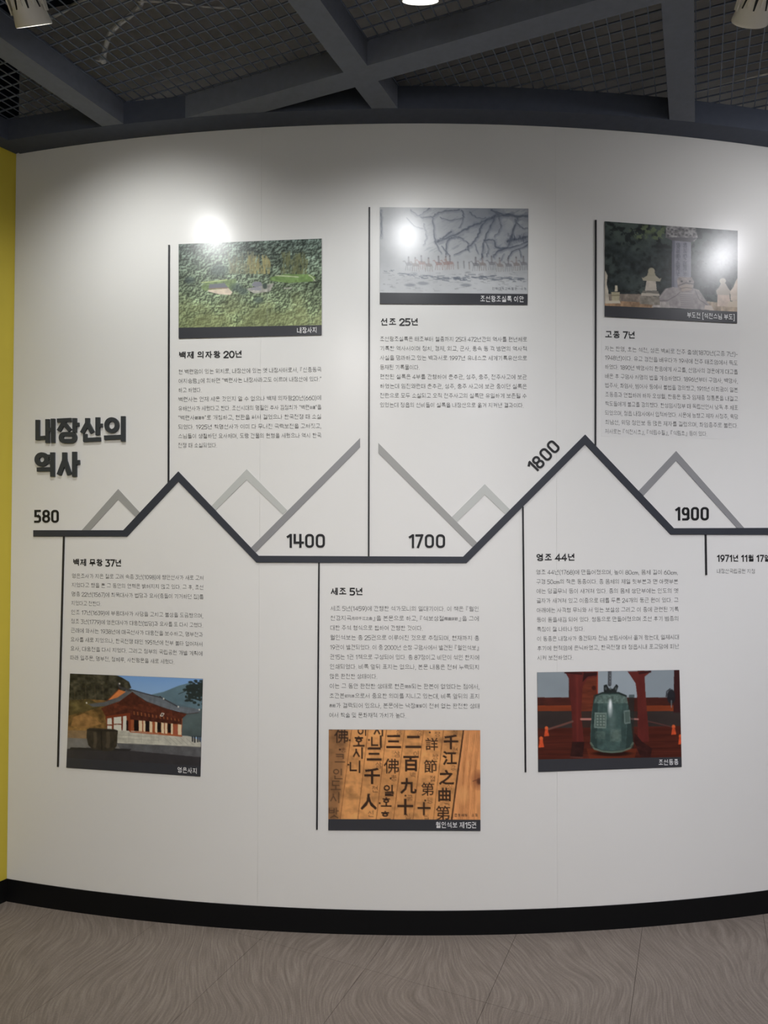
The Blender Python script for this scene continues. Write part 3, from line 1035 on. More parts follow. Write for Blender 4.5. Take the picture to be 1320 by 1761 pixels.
# ------------------------------------------------------------------ text blocks
D_TXT = 0.0007
BLOCKS = [
    dict(label='text block headed 백제 의자왕 20년 under the forest print', head='백제 의자왕 20년', hq=((306.6, 611.3), (417.0, 609.2)), hem=15.2, em=10.0,
         tl=(306.4, 639.7), tr=(552.6, 635.6), bl=(305.8, 766.2), br=(552.6, 765.0), cuts={2: 0.165, 8: 0.275},
         lines=['현 벽련암이 있는 위치로, 내장산에 있는 옛 내장사터로서, 『신증동국', '여지승람』에 의하면 "벽련사는 내장사라고도 이르며 내장산에 있다."', '하고 하였다.',
                '벽련사는 언제 세운 것인지 알 수 없으나 백제 의자왕20년(660)에', '유해선사가 세웠다고 한다. 조선시대의 명필인 추사 김정희가 "벽련{白蓮}"을', '"벽련사{碧蓮寺}"로 개칭하고, 현판을 써서 걸었으나 한국전쟁 때 소실',
                '되었다. 1925년 학명선사가 이미 다 무너진 극락보전을 고쳐짓고,', '스님들이 생활하던 요사채며, 도량 건물의 원형을 세웠으나 역시 한국', '전쟁 때 소실되었다.']),
    dict(label='text block headed 선조 25년 under the painting print', head='선조 25년', hq=((653.4, 553.9), (719.9, 553.8)), hem=15.6, em=10.0,
         tl=(652.7, 583.0), tr=(906.3, 583.9), bl=(652.7, 696.6), br=(905.8, 697.2), cuts={3: 0.272, 7: 0.98},
         lines=['조선왕조실록은 태조부터 철종까지 25대 472년간의 역사를 편년체로', '기록한 역사서이며 정치, 경제, 외교, 군사, 풍속 등 각 방면의 역사적', '사실을 망라하고 있는 백과서로 1997년 유네스코 세계기록유산으로', '등재된 기록물이다.',
                '편찬된 실록은 4부를 간행하여 춘추관, 성주, 충주, 전주사고에 보관', '하였는데 임진왜란때 춘추관, 성주, 충주 사고에 보관 중이던 실록은', '전란으로 모두 소실되고 오직 전주사고의 실록만 유일하게 보존될 수', '있었는데 정읍의 선비들이 실록을 내장산으로 옮겨 지켜낸 결과이다.']),
    dict(label='text block headed 고종 7년 on a film under the stele print', head='고종 7년', hq=((1039.2, 575.5), (1092.6, 576.6)), hem=15.4, em=10.0,
         tl=(1039.3, 599.1), tr=(1268.2, 609.5), bl=(1039.8, 741.8), br=(1269.0, 747.7), cuts={9: 0.768}, film=[(1033.6, 561), (1271.8, 568), (1272.2, 755.6), (1033.6, 750.4)],
         lines=['자는 한영, 호는 석전, 성은 박씨로 전주 출생(1870년(고종 7년)-', '1948년)이다. 유교 경전을 배우다가 19세에 전주 태조암에서 득도', '하였다. 1890년 백양사의 환응에게 사교를, 선암사의 경운에게 대교를', '배운 후 구암사 처명의 법을 계승하였다. 1896년부터 구암사, 백양사,',
                '법주사, 화엄사, 범어사 등에서 불법을 강의했고, 1911년 이회광이 일본', '조동종과 연합하려 하자 오성월, 한용운 등과 임제종 정통론을 내걸고', '학도들에게 불교를 강의했다. 한성임시정부 때 독립선언서 낭독 후 체포', '되었으며, 정읍 내장사에서 입적하였다. 시문에 능했고 제자 서정주, 육당',
                '최남선, 위당 정인보 등 많은 제자를 길렀으며, 화엄종주로 불린다.', '저서로는 『석전시초』, 『석림수필』, 『석림초』 등이 있다.']),
    dict(label='text block headed 백제 무왕 37년 above the temple print', head='백제 무왕 37년', hq=((124.8, 967.4), (209.6, 968.6)), hem=15.2, em=9.6,
         tl=(123.3, 990.5), tr=(350.5, 994.1), bl=(120.3, 1130.9), br=(348.4, 1140.6), cuts={3: 0.228, 9: 0.788},
         lines=['영은조사가 지은 절로 고려 숙종 3년(1098)에 행안선사가 새로 고쳐', '지었다고 했을 뿐 그 동안의 연혁은 밝혀지지 않고 있다. 그 후, 조선', '명종 22년(1567)에 희묵대사가 법당과 요사(중들이 기거하던 집)를', '지었다고 전한다.',
                '인조 17년(1639)에 부용대사가 사당을 고치고 불상을 도금했으며,', '정조 3년(1779)에 영운대사가 대웅전(법당)과 요사를 또 다시 고쳤다.', '근래에 와서는 1938년에 매곡선사가 대웅전을 보수하고, 명부전과', '요사를 새로 지었으나, 한국전쟁 때인 1951년에 전부 불타 없어져서',
                '요사, 대웅전을 다시 지었다. 그리고 정부의 국립공원 개발 계획에', '따라 일주문, 명부전, 정혜루, 사천왕문을 새로 세웠다.']),
    dict(label='text block headed 세조 5년 above the old book page print', head='세조 5년', hq=((567.5, 1017.4), (624.8, 1017.6)), hem=15.8, em=10.4,
         tl=(567.7, 1046.4), tr=(823.6, 1047.5), bl=(565.4, 1230.0), br=(825.0, 1231.2), cuts={2: 0.623, 7: 0.32, 11: 0.512},
         lines=['세조 5년(1459)에 간행한 석가모니의 일대기이다. 이 책은 『월인', '천강지곡{月印千江之曲}』을 본문으로 하고, 『석보상절{釋譜詳節}』을 그에', '대한 주석 형식으로 합하여 간행한 것이다.', '월인석보는 총 25권으로 이루어진 것으로 추정되며, 현재까지 총',
                '19권이 발견되었다. 이 중 2000년 순창 구암사에서 발견된 『월인석보』', '권15는 1권 1책으로 구성되어 있다. 총 87장이고 비단이 섞인 한지에', '인쇄되었다. 비록 앞뒤 표지는 없으나, 본문 내용은 전혀 누락되지', '않은 완전한 상태이다.',
                '이는 그 동안 완전한 상태로 현존{現存}되는 판본이 없었다는 점에서,', '초간본{初刊本}으로서 중요한 의미를 지니고 있는데, 비록 앞뒤의 표지', '{表紙}가 결락되어 있으나, 본문에는 낙장{落張}이 전혀 없는 완전한 상태', '여서 학술 및 문화재적 가치가 높다.']),
    dict(label='text block headed 영조 44년 above the bronze bell print', head='영조 44년', hq=((920.8, 959.2), (989.2, 958.4)), hem=15.4, em=10.0,
         tl=(921.1, 984.1), tr=(1165.7, 984.4), bl=(923.2, 1131.8), br=(1168.0, 1127.5), cuts={6: 0.335, 9: 0.255},
         lines=['영조 44년(1768)에 만들어졌으며, 높이 80cm, 몸체 길이 60cm,', '구경 50cm의 작은 동종이다. 종 몸체의 제일 윗부분과 맨 아랫부분', '에는 덩굴무늬 등이 새겨져 있다. 종의 몸체 상단부에는 인도의 옛', '글자가 새겨져 있고 이중으로 테를 두른 24개의 둥근 원이 있다. 그',
                '아래에는 사각형 무늬와 서 있는 보살상 그리고 이 종에 관련된 기록', '등이 돋을새김 되어 있다. 청동으로 만들어졌으며 조선 후기 범종의', '특징이 잘 나타나 있다.', '이 동종은 내장사가 중건되자 전남 보림사에서 옮겨 왔는데, 일제시대',
                '후기에 원적암에 은닉하였고, 한국전쟁 때 정읍시내 포교당에 피난', '시켜 보전하였다.']),
    dict(label='short text block headed 1971년 11월 17일 under the 1900 bar', head='1971년 11월 17일', hq=((1231.7, 960.2), (1324.0, 960.4)), hem=14.6, em=9.4,
         tl=(1231.8, 982.3), tr=(1298.2, 982.6), bl=(1231.8, 982.3), br=(1298.2, 982.6), cuts={}, lines=['내장산국립공원 지정']),
]
for B in BLOCKS:
    tl, tr, bl, br = B['tl'], B['tr'], B['bl'], B['br']
    n = len(B['lines'])
    root = thing('text_block', B['label'], 'text', wp((tl[0] + br[0]) / 2, (tl[1] + br[1]) / 2), 'text blocks printed on the curved wall')
    if 'film' in B:
        q = B['film']
        mb = MB()
        strip(mb, (q[0], q[1]), (q[3], q[2]), 0.0, 0.0004)
        o = mb.obj('film', M_FILM, root)
        for p in o.data.polygons:
            p.use_smooth = True
        o.data.set_sharp_from_angle(angle=math.radians(30))
        o['label'] = 'thin white film under the print'
    type_on_wall('heading', B['head'], B['hq'][0], B['hq'][1], B['hem'], M_HEAD, root, D_TXT, offset=0.042)
    for i, text in enumerate(B['lines']):
        t = i / max(1, n - 1)
        a = (tl[0] + (bl[0] - tl[0]) * t, tl[1] + (bl[1] - tl[1]) * t)
        b = (tr[0] + (br[0] - tr[0]) * t, tr[1] + (br[1] - tr[1]) * t)
        k = B['cuts'].get(i, 1.0)
        b = (a[0] + (b[0] - a[0]) * k, a[1] + (b[1] - a[1]) * k)
        type_on_wall('text_line', text, a, b, B['em'], M_BODY, root, D_TXT)

# ------------------------------------------------------------------ the six photo prints
class Pic:
    """a small painter; all shapes are given in the coordinates of its corner points"""
    def __init__(self, tl, tr, br, bl, W=250, H=155, ss=2, seed=1):
        self.W, self.H, self.ss = W, H, ss
        w, h = W * ss, H * ss
        self.U, self.V = np.meshgrid((np.arange(w) + .5) / w, (np.arange(h) + .5) / h)
        U, V = self.U, self.V
        self.X = (tl[0] * (1 - U) + tr[0] * U) * (1 - V) + (bl[0] * (1 - U) + br[0] * U) * V
        self.Y = (tl[1] * (1 - U) + tr[1] * U) * (1 - V) + (bl[1] * (1 - U) + br[1] * U) * V
        self.img = np.zeros((h, w, 3))
        self.seed = seed
        self.memo = {}
    def noise(self, fx, fy, octaves=3, seed=0, warp=0.0):
        out = np.zeros(self.U.shape); amp, tot = 1.0, 0.0
        U, V = self.U, self.V
        if warp:
            U = U + warp * (self.noise(4, 3, 2, seed + 77) - .5); V = V + warp * (self.noise(4, 3, 2, seed + 78) - .5)
        for o in range(octaves):
            rs = np.random.RandomState(self.seed * 1000 + seed * 10 + o)
            gx, gy = int(fx * 2 ** o) + 3, int(fy * 2 ** o) + 3
            g = rs.rand(gy + 4, gx + 4)
            x = np.clip(U, 0, 1.2) * fx * 2 ** o + .5; y = np.clip(V, 0, 1.2) * fy * 2 ** o + .5
            xi = np.clip(x.astype(int), 0, gx + 2); yi = np.clip(y.astype(int), 0, gy + 2)
            a, b = x - xi, y - yi
            a, b = a * a * (3 - 2 * a), b * b * (3 - 2 * b)
            out += amp * ((g[yi, xi] * (1 - a) + g[yi, xi + 1] * a) * (1 - b) + (g[yi + 1, xi] * (1 - a) + g[yi + 1, xi + 1] * a) * b)
            tot += amp; amp *= .55
        return out / tot
    def mix(self, m, col, a=1.0, b=None):
        """lay a colour over the picture (or over the slice b of it) through a mask"""
        m = (m * a)[..., None]
        if b is None:
            b = (slice(None), slice(None))
        self.img[b] = self.img[b] * (1 - m) + np.asarray(col, float) * m
    def box(self, x0, y0, x1, y1):
        m = (self.X >= x0) & (self.X <= x1) & (self.Y >= y0) & (self.Y <= y1)
        r, c = np.nonzero(m.any(1))[0], np.nonzero(m.any(0))[0]
        if len(r) == 0 or len(c) == 0:
            return None
        return slice(r[0], r[-1] + 1), slice(c[0], c[-1] + 1)
    def pmask(self, pts):
        m = np.zeros(self.X.shape)
        xs, ys = [p[0] for p in pts], [p[1] for p in pts]
        b = self.box(min(xs), min(ys), max(xs), max(ys))
        if b is None:
            return m
        X, Y = self.X[b], self.Y[b]
        ins = np.zeros(X.shape, bool)
        for (x0, y0), (x1, y1) in zip(pts, pts[1:] + pts[:1]):
            if y0 == y1:
                continue
            ins ^= ((y0 > Y) != (y1 > Y)) & (X < (x1 - x0) * (Y - y0) / (y1 - y0) + x0)
        m[b] = ins
        return m
    def fill(self, pts, col, a=1.0, tex=0.0, fx=30, fy=20, seed=0):
        m = self.pmask(pts)
        if tex:
            k = 1 + tex * (self.noise(fx, fy, 3, seed) - .5) * 2
            mm = (m * a)[..., None]
            self.img = self.img * (1 - mm) + np.clip(np.asarray(col, float) * k[..., None], 0, 255) * mm
        else:
            self.mix(m, col, a)
    def stroke(self, pts, w, col, a=1.0, rough=0.0, seed=3):
        xs, ys = [p[0] for p in pts], [p[1] for p in pts]
        b = self.box(min(xs) - w, min(ys) - w, max(xs) + w, max(ys) + w)
        if b is None:
            return
        X, Y = self.X[b], self.Y[b]
        D = np.full(X.shape, 1e9)
        for (x0, y0), (x1, y1) in zip(pts[:-1], pts[1:]):
            dx, dy = x1 - x0, y1 - y0
            t = np.clip(((X - x0) * dx + (Y - y0) * dy) / max(dx * dx + dy * dy, 1e-9), 0, 1)
            D = np.minimum(D, np.hypot(X - x0 - t * dx, Y - y0 - t * dy))
        k = w / 2
        if rough:
            if ('rough', seed) not in self.memo:
                self.memo['rough', seed] = self.noise(40, 26, 3, seed)
            k = k * (1 + rough * (self.memo['rough', seed][b] - .5) * 2)
        self.mix(np.clip((k - D) / max(1.5, w * .25) + .5, 0, 1), col, a, b)
    def ell(self, cx, cy, rx, ry, col, a=1.0, soft=0.1):
        b = self.box(cx - rx * 1.3, cy - ry * 1.3, cx + rx * 1.3, cy + ry * 1.3)
        if b is None:
            return
        d = np.hypot((self.X[b] - cx) / rx, (self.Y[b] - cy) / ry)
        self.mix(np.clip((1 - d) / soft + .5, 0, 1), col, a, b)
    def char(self, ch, cx, cy, size, col, a=1.0, slant=0.0, bold=0.03, sx=1.0):
        co, tr, adv = glyph(ch, bold)
        if not len(co):
            return
        x0, x1, y0, y1 = co[:, 0].min(), co[:, 0].max(), co[:, 1].min(), co[:, 1].max()
        gx = (co[:, 0] - (x0 + x1) / 2) * size * sx
        gy = -(co[:, 1] - (y0 + y1) / 2) * size
        px, py = cx + gx + slant * gy, cy + gy - 0.04 * gx * 0
        b = self.box(px.min() - 2, py.min() - 2, px.max() + 2, py.max() + 2)
        if b is None:
            return
        X, Y = self.X[b], self.Y[b]
        ins = np.zeros(X.shape, bool)
        for t in tr:
            (ax, ay), (bx, by), (qx, qy) = [(px[i], py[i]) for i in t]
            d1 = (X - bx) * (ay - by) - (ax - bx) * (Y - by)
            d2 = (X - qx) * (by - qy) - (bx - qx) * (Y - qy)
            d3 = (X - ax) * (qy - ay) - (qx - ax) * (Y - ay)
            ins |= ~(((d1 < 0) | (d2 < 0) | (d3 < 0)) & ((d1 > 0) | (d2 > 0) | (d3 > 0)))
        self.mix(ins.astype(float), col, a, b)
    def grain(self, amp, fx, fy, octaves=3, seed=9):
        self.img *= (1 + amp * (self.noise(fx, fy, octaves, seed)[..., None] - .5) * 2)
    def done(self):
        h, w, s = self.H, self.W, self.ss
        return np.clip(self.img, 0, 255).reshape(h, s, w, s, 3).mean((1, 3))

def print_image(pic, quad, parent, d, gain):
    """the finished picture as the printed face of a board: one coloured point per printed dot"""
    H, W = pic.H, pic.W
    px = pic.done()
    vs = np.zeros((H * W, 3))
    (ax, ay), (bx, by), (cx, cy), (dx, dy) = quad
    for j in range(H):
        v = j / (H - 1)
        for i in range(0, W):
            u = i / (W - 1)
            x = (ax * (1 - u) + bx * u) * (1 - v) + (dx * (1 - u) + cx * u) * v
            y = (ay * (1 - u) + by * u) * (1 - v) + (dy * (1 - u) + cy * u) * v
            p = wp(x, y, d)
            vs[j * W + i] = p
    me = bpy.data.meshes.new('image')
    I, J = np.meshgrid(np.arange(W - 1), np.arange(H - 1))
    q = (J * W + I).ravel()
    faces = np.stack([q, q + W, q + W + 1, q + 1], 1).astype(np.int32)
    me.vertices.add(H * W)
    me.vertices.foreach_set('co', vs.ravel())
    me.loops.add(faces.size)
    me.loops.foreach_set('vertex_index', faces.ravel())
    me.polygons.add(len(faces))
    me.polygons.foreach_set('loop_start', np.arange(0, faces.size, 4, dtype=np.int32))
    me.update(calc_edges=True)
    me.validate()
    me.shade_smooth()
    att = me.color_attributes.new('print', 'FLOAT_COLOR', 'POINT')
    c = np.ones((H * W, 4))
    c[:, :3] = np.clip(lin(px.reshape(-1, 3)) * gain, 0, 0.86)
    att.data.foreach_set('color', c.astype(np.float32).ravel())
    me.materials.append(M_PRINT)
    o = bpy.data.objects.new('image', me)
    COL.objects.link(o)
    set_parent(o, parent)
    return o

def forest():
    P = Pic((153, 165), (1167, 125), (1167, 738), (153, 757), seed=11)
    n1, n2, n3 = P.noise(40, 26, 3, 1), P.noise(74, 48, 2, 2), P.noise(7, 5, 3, 3)
    V = P.V[..., None]
    P.img = np.array([84, 100, 92.]) * (1 - V) + np.array([112, 130, 84.]) * V
    P.img = P.img * (0.62 + 0.75 * n1[..., None]) * (0.72 + 0.56 * n3[..., None])
    g = np.zeros_like(n1); g[2:, 2:] = n2[2:, 2:] - n2[:-2, :-2]
    P.img *= (1 - 5 * np.clip(g, -.06, .06))[..., None]
    yel = P.noise(9, 7, 3, 5) * np.clip(P.V * 1.6 - .5, 0, 1)
    P.mix(np.clip(yel * 1.5 - .35, 0, .5), (140, 146, 84))
    def grove(x0, x1, y0, y1, col, s, a):
        rnd = random.Random(s)
        for _ in range(90):
            x, y, k = rnd.uniform(x0, x1), rnd.uniform(y0, y1), rnd.uniform(.8, 1.15)
            P.stroke([(x, y), (x + rnd.uniform(-6, 6), min(y1, y + rnd.uniform(25, 60)))], rnd.uniform(5, 12), [c * k for c in col], a)
    grove(500, 690, 220, 372, (128, 128, 92), 1, .45)
    grove(640, 800, 240, 372, (150, 140, 82), 2, .6)
    grove(880, 1070, 215, 372, (108, 112, 68), 3, .55)
    P.fill([(800, 400), (900, 378), (1080, 378), (1125, 400), (1100, 430), (930, 440), (800, 425)], (104, 138, 68), .95, .25, 40, 30, 6)
    P.stroke([(840, 388), (920, 392), (1000, 398)], 7, (182, 190, 150), .8, .5)
    P.stroke([(1075, 385), (1100, 400), (1118, 425)], 8, (178, 186, 150), .8)
    P.fill([(310, 470), (340, 440), (480, 420), (560, 410), (560, 470), (520, 500), (340, 495)], (112, 140, 76), .8, .25, 40, 30, 7)
    P.stroke([(318, 437), (400, 430), (495, 418)], 8, (172, 192, 112), .85)
    P.fill([(360, 490), (510, 478), (535, 505), (520, 525), (440, 520), (365, 500)], (206, 184, 160), .95, .12, 40, 20, 8)
    P.fill([(370, 450), (480, 440), (495, 462), (510, 478), (368, 482)], (104, 108, 116))
    P.stroke([(372, 480), (508, 474)], 5, (150, 104, 88), .9)
    P.fill([(630, 480), (700, 470), (830, 440), (800, 500), (690, 515)], (160, 154, 146), .85, .3, 50, 20, 9)
    P.fill([(668, 455), (690, 430), (735, 432), (750, 460), (700, 470)], (118, 120, 130))
    P.fill([(655, 488), (680, 470), (740, 470), (735, 495)], (132, 132, 140))
    P.ell(765, 462, 16, 22, (58, 74, 66), .9, .4)
    P.stroke([(900, 478), (950, 476)], 8, (176, 172, 160), .8)
    for x, y, s in ((235, 420, 34), (560, 470, 40), (610, 500, 36), (440, 350, 60), (720, 560, 34)):
        P.ell(x, y, s, s * .7, (62, 80, 78), .6, .7)
    P.stroke([(776, 130), (782, 745)], 4, (150, 165, 150), .35)
    grey = P.img.mean(-1, keepdims=True)
    P.img = grey + (P.img - grey) * .66
    P.img = np.clip((P.img - 92) * 1.12 + 94, 20, 235)
    return P

def cliff():
    P = Pic((100, 72), (1222, 78), (1218, 728), (100, 718), seed=22)
    n = P.noise(7, 5, 4, 1)
    V = P.V
    base = 168 + 30 * (n - .5) + 22 * np.clip((V - .6) * 3, 0, 1)
    P.img = np.stack([base, base + 2, base + 4], -1)
    dark = np.clip(P.noise(5, 4, 4, 2, .15) * np.clip(P.U * 1.7 - .25, 0, 1) * np.clip(1.1 - V * 1.5, 0, 1), 0, 1)
    P.mix(np.clip(dark * 1.3, 0, .62), (112, 118, 128))
    ink, ink2 = (66, 72, 86), (104, 110, 120)
    S = [([(500, 150), (512, 250), (520, 330)], 9), ([(410, 150), (500, 145), (545, 112), (700, 90)], 10), ([(530, 335), (620, 300), (760, 232), (870, 182), (960, 140), (1100, 122)], 15),
         ([(603, 425), (602, 345), (640, 298)], 8), ([(975, 125), (930, 230), (890, 320), (868, 465)], 11), ([(890, 320), (960, 318), (975, 372), (1060, 372), (1100, 262), (1140, 150)], 13),
         ([(955, 445), (1000, 402), (1130, 362), (1215, 330)], 10), ([(1060, 462), (1100, 412), (1215, 352)], 8), ([(960, 150), (880, 190), (850, 262), (800, 345), (760, 370)], 11),
         ([(660, 432), (752, 392)], 7), ([(330, 92), (395, 135), (470, 82)], 9), ([(940, 95), (1060, 132), (1215, 140)], 22), ([(640, 262), (560, 312), (540, 330)], 14), ([(1060, 330), (1140, 310), (1215, 292)], 22),
         ([(110, 90), (112, 300)], 8), ([(720, 100), (730, 150), (700, 230)], 6), ([(520, 330), (560, 420)], 6)]
    S += [([(430, 200), (450, 290), (430, 360)], 5), ([(560, 150), (640, 170), (720, 150)], 5), ([(640, 300), (700, 300), (760, 340), (770, 400)], 6), ([(1000, 140), (1010, 230), (960, 300)], 6),
          ([(900, 330), (920, 380), (905, 440)], 5), ([(1120, 160), (1160, 220), (1215, 230)], 6), ([(780, 110), (830, 150), (900, 150)], 6), ([(560, 360), (620, 430)], 5), ([(820, 350), (840, 420)], 5),
          ([(1150, 380), (1160, 440)], 5), ([(300, 150), (360, 210), (420, 230)], 4), ([(1040, 420), (1010, 470)], 4)]
    def curve(pts):
        q = [pts[0]] + list(pts) + [pts[-1]]
        out = []
        for i in range(1, len(q) - 2):
            for k in range(6):
                t = k / 6
                out.append(tuple(.5 * (2 * q[i][c] + (q[i + 1][c] - q[i - 1][c]) * t + (2 * q[i - 1][c] - 5 * q[i][c] + 4 * q[i + 1][c] - q[i + 2][c]) * t * t + (3 * q[i][c] - q[i - 1][c] - 3 * q[i + 1][c] + q[i + 2][c]) * t ** 3) for c in (0, 1)))
        return out + [pts[-1]]
    jit = random.Random(12)
    S = [([(x + jit.uniform(-5, 5), y + jit.uniform(-5, 5)) for x, y in curve(pts)], w) for pts, w in S]
    for pts, w in S:
        P.stroke([(x + 4, y + 6) for x, y in pts], w * 2.6, ink2, .30, .8, 5)
        P.stroke(pts, w * .75, ink, .62, 1.0, 6)
        P.stroke([(x + 7, y + 3) for x, y in pts], w * .4, ink2, .6, 1.2, 9)
    rnd = random.Random(4)
    for _ in range(150):
        x = rnd.uniform(420, 1200); y = rnd.uniform(80, 420)
        l = rnd.uniform(20, 70)
        P.stroke([(x, y), (x + l * .8, y - l * .45)], rnd.uniform(2, 6), ink2, rnd.uniform(.1, .38), .6)
    for _ in range(70):
        x = rnd.uniform(1060, 1215); y = 300 + rnd.uniform(-10, 40)
        P.stroke([(x, y), (x + rnd.uniform(-6, 6), y - rnd.uniform(14, 34))], 3, ink, .5)
    ground = [(100, 545), (250, 580), (500, 602), (640, 608), (860, 600), (1000, 605), (1215, 622)]
    for _ in range(90):
        x = rnd.uniform(110, 1190); y = float(np.interp(x, [q[0] for q in ground], [q[1] for q in ground])) + rnd.gauss(0, 10)
        l = rnd.uniform(14, 55)
        P.stroke([(x, y), (x + l * .5, y + rnd.uniform(-3, 6)), (x + l, y + rnd.uniform(-4, 8))], rnd.uniform(4, 10), ink2, rnd.uniform(.35, .75), .9)
    for _ in range(120):
        x = rnd.uniform(110, 1210); y = rnd.uniform(560, 705)
        l = rnd.uniform(8, 40)
        P.stroke([(x, y), (x + l, y + rnd.uniform(-6, 6))], rnd.uniform(3, 8), (140, 142, 146), rnd.uniform(.2, .7), .8)
    for x in (330, 430, 750):
        P.ell(x, 665 - (x % 7) * 6, 40, 12, (120, 124, 132), .6, .6)
    xs = [320, 370, 415, 470, 545, 600, 630, 690, 735, 775, 825, 875, 945, 1005, 1070, 1130, 1185]
    for i, x in enumerate(xs):
        y = 505 + rnd.uniform(-8, 10)
        c = (146, 124, 120) if i in (2, 4, 5, 6) else ((134, 128, 126) if i % 2 else (122, 123, 127))
        if i in (7, 8, 9):
            P.stroke([(x, y - 4), (x + 3, y + 34)], 9, c, .65, .6); P.ell(x, y - 14, 6, 8, (110, 106, 108), .6, .6); continue
        P.fill([(x - 24, y - 16), (x - 6, y - 20), (x + 22, y - 15), (x + 26, y + 2), (x + 10, y + 6), (x - 18, y + 5)], c, .8)
        for k, b_ in ((-17, -7), (-9, 3), (13, -4), (22, 6)):
            P.stroke([(x + k, y), (x + k + b_ * .5, y + 20), (x + k + b_, y + 42)], 4.5, c, .7, .6)
        P.stroke([(x - 20, y - 12), (x - 31, y - 30), (x - 41, y - 27)], 7, c, .75, .5)
        P.stroke([(x + 25, y - 10), (x + 32, y + 14)], 4, c, .6)
        P.stroke([(x - 1, y - 48), (x + 2, y - 14)], 12, (138, 126, 124) if i % 2 else (112, 110, 114), .62, .6); P.ell(x - 1, y - 58, 6, 7, (92, 90, 94), .7, .6)
    for k, ch in enumerate('전북대학교박물관 소장'):
        P.char(ch, 958 + k * 24, 686, 24, (88, 90, 96), .85, bold=.02)
    return P

def stele():
    P = Pic((85, 90), (1092, 162), (1092, 775), (85, 730), seed=33)
    n, n2 = P.noise(26, 18, 4, 1), P.noise(5, 4, 3, 2)
    P.img = np.array([44, 50, 50.]) * (0.45 + 1.1 * n[..., None])
    P.mix(np.clip(n2 * 1.6 - .55, 0, .6) * (n > .45), (84, 96, 88))
    for x, y, rx, ry in ((330, 170, 70, 45), (420, 150, 90, 50), (510, 170, 50, 60), (360, 210, 60, 30), (480, 215, 50, 28)):
        P.mix(np.clip((1 - np.hypot((P.X - x) / rx, (P.Y - y) / ry)) * 2, 0, 1) * (P.noise(40, 28, 2, 4) > .47), (96, 108, 78), .85)
    P.fill([(85, 640), (450, 640), (460, 745), (85, 735)], (122, 112, 102), 1, .3, 40, 20, 5)
    P.fill([(85, 690), (450, 705), (450, 750), (85, 735)], (142, 116, 92), 1, .3, 50, 20, 6)
    P.fill([(820, 690), (1092, 720), (1092, 780), (880, 770)], (150, 136, 120), 1, .25, 40, 20, 7)
    st, dk, lt = (124, 124, 134), (70, 70, 80), (158, 152, 148)
    P.fill([(594, 235), (738, 245), (738, 600), (592, 600)], st, 1, .1, 30, 20, 8)
    P.fill([(594, 235), (614, 236), (612, 600), (592, 600)], (96, 96, 108))
    for x in (640, 692):
        for k in range(9):
            y = 268 + k * 29
            P.char('佛百寺節之曲第江千'[k], x, y, 34, (62, 62, 74), .85, bold=.005)
    P.fill([(550, 128), (650, 118), (770, 140), (788, 215), (760, 245), (545, 215)], (126, 124, 124), 1, .5, 50, 34, 9)
    for k in range(16):
        P.ell(565 + (k % 8) * 28, 150 + (k // 8) * 38 + (k % 3) * 6, 9, 7, (62, 62, 66), .7, .6)
    P.fill([(545, 212), (788, 216), (740, 250), (590, 236)], (88, 86, 90))
    P.fill([(440, 740), (475, 690), (545, 600), (600, 588), (640, 592), (760, 598), (800, 610), (860, 700), (915, 765), (780, 755), (600, 745)], (140, 134, 134), 1, .18, 40, 26, 10)
    P.stroke([(470, 690), (560, 690), (630, 650), (655, 625)], 5, (92, 88, 90), .8)
    P.stroke([(770, 610), (800, 680), (880, 735)], 5, (92, 88, 90), .8)
    P.stroke([(560, 600), (520, 650), (480, 690)], 6, (168, 160, 158), .7)
    P.fill([(480, 700), (570, 700), (580, 745), (440, 740)], (166, 160, 156), .9, .2, 50, 20, 11)
    P.fill([(845, 725), (895, 725), (915, 765), (840, 755)], (176, 166, 158))
    P.fill([(632, 530), (650, 512), (745, 515), (762, 545), (755, 600), (735, 625), (660, 625), (640, 600)], (132, 124, 122), 1, .3, 50, 34, 12)
    P.fill([(660, 585), (700, 565), (750, 575), (745, 610), (670, 620)], (150, 138, 130))
    P.stroke([(650, 575), (700, 555), (755, 565)], 6, (62, 56, 58), .9)
    P.ell(668, 545, 9, 7, (54, 50, 52)); P.ell(730, 545, 9, 7, (54, 50, 52))
    P.stroke([(660, 600), (700, 590), (750, 597)], 4, (64, 58, 60), .8)
    P.fill([(660, 630), (755, 632), (760, 748), (662, 744)], (150, 144, 144))
    for k in range(7):
        P.stroke([(662, 646 + k * 15), (756, 648 + k * 15)], 4, (98, 94, 98), .9)
    # stupas
    P.fill([(355, 655), (500, 660), (505, 725), (350, 715)], (128, 122, 112), 1, .25, 40, 26, 13)
    P.fill([(365, 632), (500, 636), (502, 656), (360, 654)], (172, 164, 152))
    P.fill([(375, 615), (490, 618), (495, 634), (368, 632)], (110, 106, 98))
    P.fill([(402, 540), (472, 540), (480, 615), (390, 615)], (178, 170, 158), 1, .1, 30, 20, 14)
    P.fill([(365, 512), (375, 520), (410, 500), (470, 500), (500, 525), (515, 518), (505, 545), (375, 538)], (156, 150, 132))
    P.fill([(412, 480), (465, 480), (472, 505), (405, 505)], (150, 144, 126))
    P.ell(439, 468, 26, 26, (156, 150, 130), 1, .1)
    P.fill([(85, 458), (108, 500), (100, 560), (112, 610), (120, 700), (85, 700)], (178, 170, 156), 1, .1, 30, 20, 15)
    P.fill([(85, 690), (200, 690), (205, 710), (85, 712)], (184, 176, 160))
    P.fill([(164, 575), (182, 575), (184, 620), (162, 620)], (188, 180, 160))
    P.fill([(135, 625), (200, 625), (195, 690), (142, 690)], (166, 158, 132), 1, .15, 30, 20, 16)
    P.stroke([(130, 650), (200, 650)], 6, (110, 104, 84))
    P.fill([(940, 645), (1030, 640), (1042, 735), (938, 732)], (180, 164, 152), 1, .12, 30, 20, 17)
